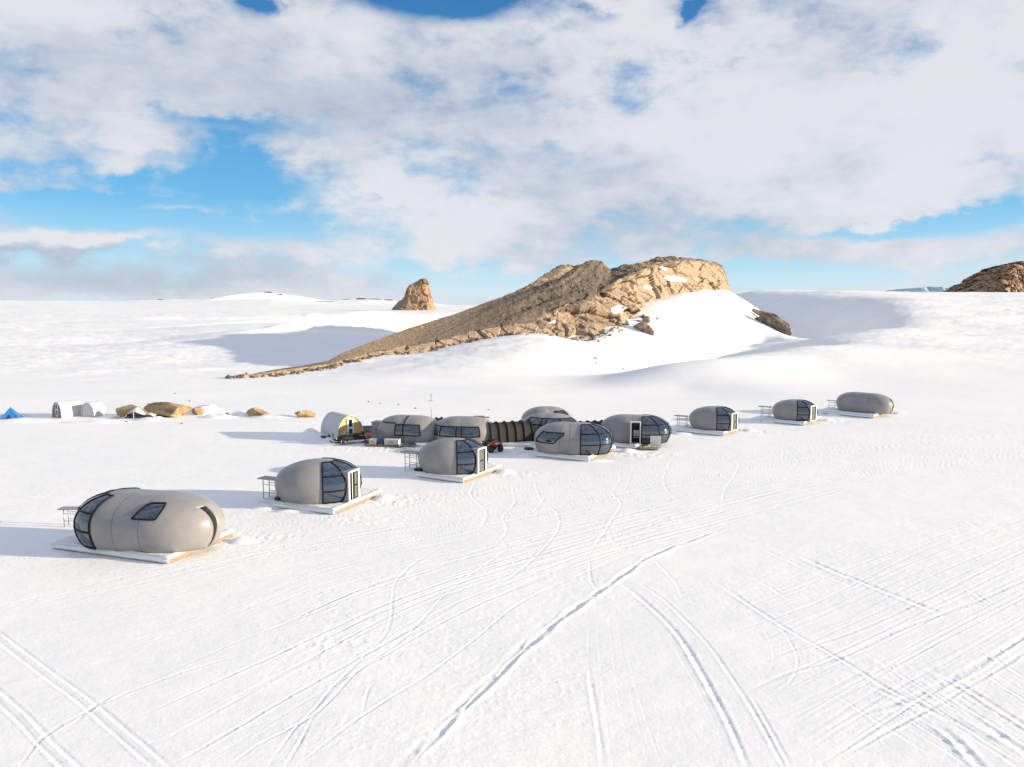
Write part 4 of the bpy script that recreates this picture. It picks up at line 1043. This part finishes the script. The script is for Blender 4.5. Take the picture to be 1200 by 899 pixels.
p = gpos(67, 489.5); arch_tent('arch_tent', 'white half-round tent with a brown end wall on the far left', p, R(180 + 62), 1.55, 1.6, 2.4, 'brownwall', 'tentwhite', 'half-round tents')
p = gpos(103, 488.5); arch_tent('arch_tent', 'white half-round tent with a small pointed window, right of the brown-walled tent', p, R(180 + 75), 1.6, 1.45, 1.6, 'tentwhite', 'tentwhite', 'half-round tents', False)
p = gpos(107, 488.5)
# snow bank against the grey tent
def drift(px, py, rx, ry, h, rz=0.):
    p = gpos(px, py); G = []
    for i in range(17):
        row = []
        for j in range(33):
            r_ = i / 16; th = 2 * math.pi * j / 32; k = 1 + .15 * float(vnoise(math.cos(th) * 1.5 + px, math.sin(th) * 1.5, seed=3))
            x, y = rx * r_ * k * math.cos(th), ry * r_ * k * math.sin(th)
            row.append((x, y, h * (1 - r_ ** 2.2) ** 1.6 * (.75 + .5 * float(vnoise(x * 1.2 + px, y * 1.2, seed=9))) - .04))
        G.append(row)
    o = MB().grid(G, True).build('snow_drift', 'snowcap'); o.location = p; o.rotation_euler.z = rz; tag(o, kind='structure')
drift(364, 513.5, 1.9, 1.1, .8); drift(388, 514, 1.2, .8, .25)
for a in ((64, 650, 1.0, .5, .20), (284, 635, .9, .6, .20), (312, 595, 1.1, .6, .26), (350, 600, 2.0, .4, .16), (450, 585, .9, .7, .24), (480, 559, 1.0, .6, .26), (592, 554, .9, .7, .24), (614, 536, 1.2, .6, .28), (735, 530, 1.0, .7, .28), (800, 509, 1.1, .6, .24), (878, 505, .9, .6, .24), (897, 496, 1.1, .6, .24), (970, 493, .9, .6, .22), (975, 487, 1.2, .6, .24), (1054, 485, 1.0, .7, .26), (700, 541, 1.6, .4, .16),
          (240, 483, 2.2, 1.2, .9), (285, 487, 1.6, .9, .45), (112, 495, 4.0, .9, .25), (178, 492, 2.0, .8, .4), (255, 489, 2.4, 1.0, .35), (320, 489, 3, 1, .3), (24, 494, 4.2, .8, .3), (301, 487, .8, .5, .45)): drift(*a)

def pyramid_tent():
    p = gpos(13, 490.5); r = thing('pyramid_tent', 'small blue pyramid tent on the snow at the far left edge', 'tent', p, R(20), None, .88)
    b = [Vector((x, y, 0)) for x, y in ((-1.05, -1.0), (1.05, -1.0), (1.05, 1.0), (-1.05, 1.0))]; apex = Vector((0, 0, 1.35)); G = MB()
    for i in range(4):
        a, c = b[i], b[(i + 1) % 4]; P = [[a.lerp(c, k / 6).lerp(apex, j / 6) * 1 + Vector((0, 0, -.06 * math.sin(math.pi * k / 6) * (1 - j / 6))) for k in range(7)] for j in range(7)]; G.grid(P, False)
    G.build('cover', 'blue', r)
    q = MB(); q.add([(-.35, -1.02, .02), (.3, -1.02, .02), (.0, -.62, .60)], [(0, 1, 2)]); q.build('door_flap', 'tarp', r)
    MB().tube([(0, 0, 1.3), (0, 0, 1.48)], .03).build('pole_tip', 'red', r)
    for x, y in ((-1, -1), (1, -1), (1, 1), (-1, 1)): MB().tube([(x * .6, y * .6, .55), (x * 1.5, y * 1.45, .02)], .012, 4).build('guy_line', 'dark', r)
pyramid_tent()

def tarp():
    p = gpos(158, 489.5); G = []
    for i in range(37):
        row = []
        for j in range(13):
            x = -2.2 + 4.4 * i / 36; y = -.7 + 1.4 * j / 12
            ridge_ = .95 * math.exp(-((x - .15) / .75) ** 2) + .55 * math.exp(-((x - 1.7) / .5) ** 2) * .6 + .16
            z = ridge_ * (1 - .5 * (y / .7) ** 2) + .18 * (float(vnoise(x * 2.2, y * 2.2, seed=8)) - .5) + (.12 if y < -.6 else 0)
            if x < -.6: z *= .7
            row.append((x, y, max(.03, z)))
        G.append(row)
    r = thing('tarp_shelter', 'crumpled white tarp propped up between the two big boulders', 'tarp', p, R(3))
    MB().grid(G, True).build('sheet', 'tentwhite', r)
    MB().box((.6, -.3, .14), (2.6, .5, .2)).build('ground_pad', 'tarp', r)
    MB().tube([(.15, -.62, 0), (.15, -.62, .8)], .03).build('prop', 'white', r)
tarp()

# ------------------------------------------------------------------ small camp objects
def lathe_wheel(mb, c, r, w): mb.cyl(c, (0, 1, 0), r, w, 18)
def snowmobile():
    p = gpos(410, 519.5); r = thing('snowmobile', 'black snowmobile parked in front of the yellow-walled tent', 'snowmobile', p, R(205))
    # forward is local +x
    b = MB(); prof = [(-1.3, .42, .50), (-.6, .40, .62), (-.1, .40, .66), (.35, .42, .80), (.8, .42, .72), (1.15, .36, .50), (1.3, .22, .36)]; P = []
    for x, w, z in prof:
        P.append([Vector((x, y * w, zz)) for y, zz in ((-.8, .30), (-1, .42), (-.75, z * .9), (-.3, z), (.3, z), (.75, z * .9), (1, .42), (.8, .30))])
    b.grid(P, True); b.add(P[0], [tuple(range(8))]); b.add(P[-1], [tuple(range(8))[::-1]]); b.build('body', 'black', r)
    t = MB(); P = []
    for k in range(24):
        a = 2 * math.pi * k / 24; x = -.55 + (1.0 if abs(math.cos(a)) > 0 else 0) * (.8 * math.copysign(1, math.cos(a)) * (abs(math.cos(a)) ** .5)); z = .19 + .19 * math.sin(a); P.append([Vector((x, y, z)) for y in (-.24, .24)])
    P.append(P[0]); t.grid(P, False); t.build('track', 'dark', r)
    s = MB(); s.box((-.65, 0, .74), (1.15, .34, .16)); s.box((-1.15, 0, .86), (.18, .32, .2)); s.build('seat', 'dark', r)
    w = MB(); w.add([(.55, -.3, .78), (.55, .3, .78), (.30, .22, 1.12), (.30, -.22, 1.12)], [(0, 1, 2, 3)]); w.add([(.53, -.3, .78), (.53, .3, .78), (.28, .22, 1.12), (.28, -.22, 1.12)], [(3, 2, 1, 0)]); w.build('windscreen', 'glass', r)
    MB().tube([(.22, -.42, .98), (.3, -.2, 1.0), (.3, .2, 1.0), (.22, .42, .98)], .025).build('handlebar', 'dark', r)
    for y in (-.5, .5):
        k = MB(); k.tube([(.35, y, .05), (1.2, y, .04), (1.5, y, .16), (1.58, y, .26)], .06, 6); k.tube([(.85, y, .06), (.8, y * .7, .45)], .035); k.build('ski', 'metal' if y > 0 else 'dark', r)
    for y in (-.3, .3): MB().box((1.16, y * .6, .50), (.05, .16, .09)).build('headlight', 'white', r)
    MB().box((-1.28, 0, .62), (.1, .5, .12)).build('rack', 'metal', r)
snowmobile()
def quad(label, loc, yaw):
    r = thing('quad_bike', label, 'quad bike', loc, yaw)
    b = MB(); b.box((0, 0, .62), (1.3, .42, .26), taper=.8); b.box((.5, 0, .78), (.45, .5, .18), taper=.8); b.build('body', 'red', r)
    MB().box((-.2, 0, .84), (.75, .32, .12), taper=.85).build('seat', 'black', r)
    for sx in (-.55, .55):
        for sy in (-.42, .42): MB().cyl((sx, sy, .3), (0, 1, 0), .3, .26, 18).build('wheel', 'dark', r); 
    for sx in (-.6, .6):
        MB().box((sx, 0, .70), (.5, 1.0, .06)).build('mudguard', 'black' if sx < 0 else 'red', r)
    MB().tube([(.2, -.38, 1.06), (.35, 0, 1.0), (.2, .38, 1.06)], .022).build('handlebar', 'dark', r)
    MB().box((.82, 0, .72), (.05, .3, .12)).build('headlight', 'white', r)
quad('red and black quad bike parked right of the ribbon-window pod', gpos(577, 529), R(-62))
def crate(label, loc, yaw, d, m, lid=None, group=None, cat='crate'):
    r = thing('crate', label, cat, loc, yaw, group)
    MB().box((0, 0, d[2] / 2), d).build('body', m, r)
    MB().box((0, 0, d[2] + .02), (d[0] + .04, d[1] + .04, .05)).build('lid', lid or m, r)
    for s in (-1, 1): MB().box((0, s * (d[1] / 2 + .02), d[2] * .6), (d[0] * .3, .03, .05)).build('handle', 'dark', r)
    return r
crate('tall grey equipment box beside the left end of the two-window pod', gpos(443.5, 515), R(-14), (.85, .9, 1.55), 'panel', cat='box')
def bench_load():
    crate('red crate behind the snowmobile at the yellow wall', gpos(428, 513), R(-20), (.8, .5, .40), 'red')
    crate('grey covered crate on the right of the snowmobile', gpos(431, 511), R(10), (.85, .6, .85), 'panel', 'tarp')
    crate('orange crate in front of the tall grey box', gpos(434, 514.5), R(-14), (.9, .5, .42), 'orange')
    crate('dark pink duffel box left of the snowmobile', gpos(396.5, 515.5), R(-20), (.8, .5, .5), 'orange', 'black')
bench_load()
for (px, py, s, lab) in ((378.5, 514.5, .26, 'black sack on the snow by the middle of the grey tent'), (389, 514, .32, 'black sack at the corner of the yellow end wall'), (432, 521, .30, 'black kit bag at the left end of the sledge')):
    q = gpos(px, py); mb = MB(); G = []
    for i in range(9):
        th = math.pi * i / 8 - math.pi / 2; row = []
        for j in range(14):
            a = 2 * math.pi * j / 14; k = 1 + .18 * (float(vnoise(math.cos(a) * 2 + px, math.sin(a) * 2 + i, seed=4)) - .5)
            row.append((math.cos(th) * math.cos(a) * s * 1.3 * k, math.cos(th) * math.sin(a) * s * k, s * .8 * (math.sin(th) * .5 + .5) * 1.6))
        G.append(row)
    mb.grid(G, True, close=True); o = mb.build('sack', 'tarp'); o.location = q; tag(o, lab, 'sack', 'dark sacks lying by the tents')
def sledge():
    q = gpos(451, 523); r = thing('sledge', 'long timber cargo sledge in front of the two-window pod', 'sledge', q, R(-8))
    for y in (-.38, .38): MB().tube([(-1.7, y, .22), (-1.5, y, .06), (1.4, y, .05)], .05, 6).build('runner', 'wood', r)
    for k in range(6): MB().box((-1.3 + .5 * k, 0, .16), (.36, .9, .05)).build('slat', 'wood', r)
    for i, (x, d, m, lab) in enumerate(((-.95, (.6, .6, .34), 'tentwhite', 'white box at the left of the sledge load'), (-.25, (.46, .5, .44), 'bluebox', 'dark blue box in the middle of the sledge load'), (.65, (1.2, .6, .36), 'tentwhite', 'long white box at the right of the sledge load'))):
        v = Matrix.Rotation(R(-8), 3, 'Z') @ Vector((x, 0, .19)); crate(lab, q + v, R(-8), d, m, cat='box')
sledge()
def plank_stack():
    q = gpos(456, 515.5); r = thing('plank_stack', 'orange-brown timber boards stacked under the two-window pod', 'timber', q, R(-12))
    for k in range(4): MB().box((.05 * k, -.1 + .12 * (k % 2), .10 + .09 * k), (2.6 - .15 * k, .28, .08)).build('plank', 'orange' if k % 2 else 'wood', r)
plank_stack()
def tarp_heap(label, px, py, s, m):
    q = gpos(px, py); G = []
    for i in range(15):
        row = []
        for j in range(29):
            r_ = i / 14; th = 2 * math.pi * j / 28; k = 1 + .5 * (float(vnoise(math.cos(th) * 1.7 + px, math.sin(th) * 1.7, seed=5)) - .5)
            f = (1 - r_ ** 2.2); row.append((s[0] * r_ * k * math.cos(th), s[1] * r_ * k * math.sin(th), s[2] * f * (.8 + .5 * float(vnoise(r_ * 3 * math.cos(th) + 9, r_ * 3 * math.sin(th), seed=6)))))
        G.append(row)
    o = MB().grid(G, True).build('tarp_heap', m); o.location = q; tag(o, label, 'tarp')
tarp_heap('heap under a dark blue tarp in front of the two-window pod', 483, 517.5, (1.0, .6, .75), 'tarp')
tarp_heap('rumpled white bag on top of the dark tarp heap', 488.5, 514.5, (.3, .3, .9), 'tentwhite')
def solar_panel():
    q = gpos(476, 524.5); r = thing('flat_panel', 'dark blue flat panel lying tilted on the snow beside the sledge', 'panel', q, R(20))
    rot = Matrix.Rotation(R(-7), 3, 'Y'); MB().box((0, 0, .2), (1.5, 1.1, .05), rot).build('board', 'bluebox', r)
    for k in range(3): MB().box((-.48 + .48 * k, 0, .232 + .006 - .006 * k), (.42, .98, .012), rot).build('cell', 'metal', r)
    for x in (-.6, .6): MB().tube([(x, -.45, 0), (x, -.45, .2)], .02).build('leg', 'dark', r)
solar_panel()
def mast():
    q = gpos(505.5, 497); r = thing('antenna_mast', 'thin dark antenna mast standing behind the joined camp pods', 'mast', q)
    MB().tube([(0, 0, 0), (0, 0, 1.4), (0, 0, 3.0)], .03, 6).build('pole', 'metal', r); MB().tube([(-.3, 0, 2.3), (.3, 0, 2.3)], .018, 5).build('crossbar', 'metal', r)
    MB().box((0, 0, .06), (.35, .35, .12)).build('foot', 'dark', r)
mast()
def long_board():
    q = gpos(563.5, 490); r = thing('timber_board', 'single brown board lying on the snow behind the ribbon-window pod', 'board', q, R(6))
    MB().box((-.2, 0, .12), (1.1, .3, .22)).build('board', 'brownsheet', r); MB().box((.62, 0, .06), (.5, .3, .1)).build('end', 'brownsheet', r)
long_board()
def broken_planks():
    q = gpos(757, 528); r = thing('broken_boards', 'loose brown boards in the snow before the pod with the open doorway', 'boards', q, R(10))
    for x, y, z, l, w, rz, ty in ((-.9, .1, .10, 1.7, .28, 14, -4), (.2, .0, .14, 1.5, .5, -12, 5), (.75, .35, .12, 1.2, .4, 22, 3), (-.2, .5, .16, .9, .22, 50, 8)):
        rot = Matrix.Rotation(R(rz), 3, 'Z') @ Matrix.Rotation(R(ty), 3, 'Y'); MB().box((x, y, z), (l, w, .05), rot).build('plank', 'brownsheet', r)
broken_planks()
def white_board():
    q = gpos(768, 526); r = thing('sign_board', 'white rectangular board standing before the glazed end of the pod with the open doorway', 'board', q, R(-12))
    MB().box((0, 0, .62), (.85, .04, .85), Matrix.Rotation(R(8), 3, 'X')).build('board', 'white', r)
    for x in (-.3, .3): MB().tube([(x, .05, 0), (x, .1, .9)], .025).build('leg', 'wood', r)
white_board()
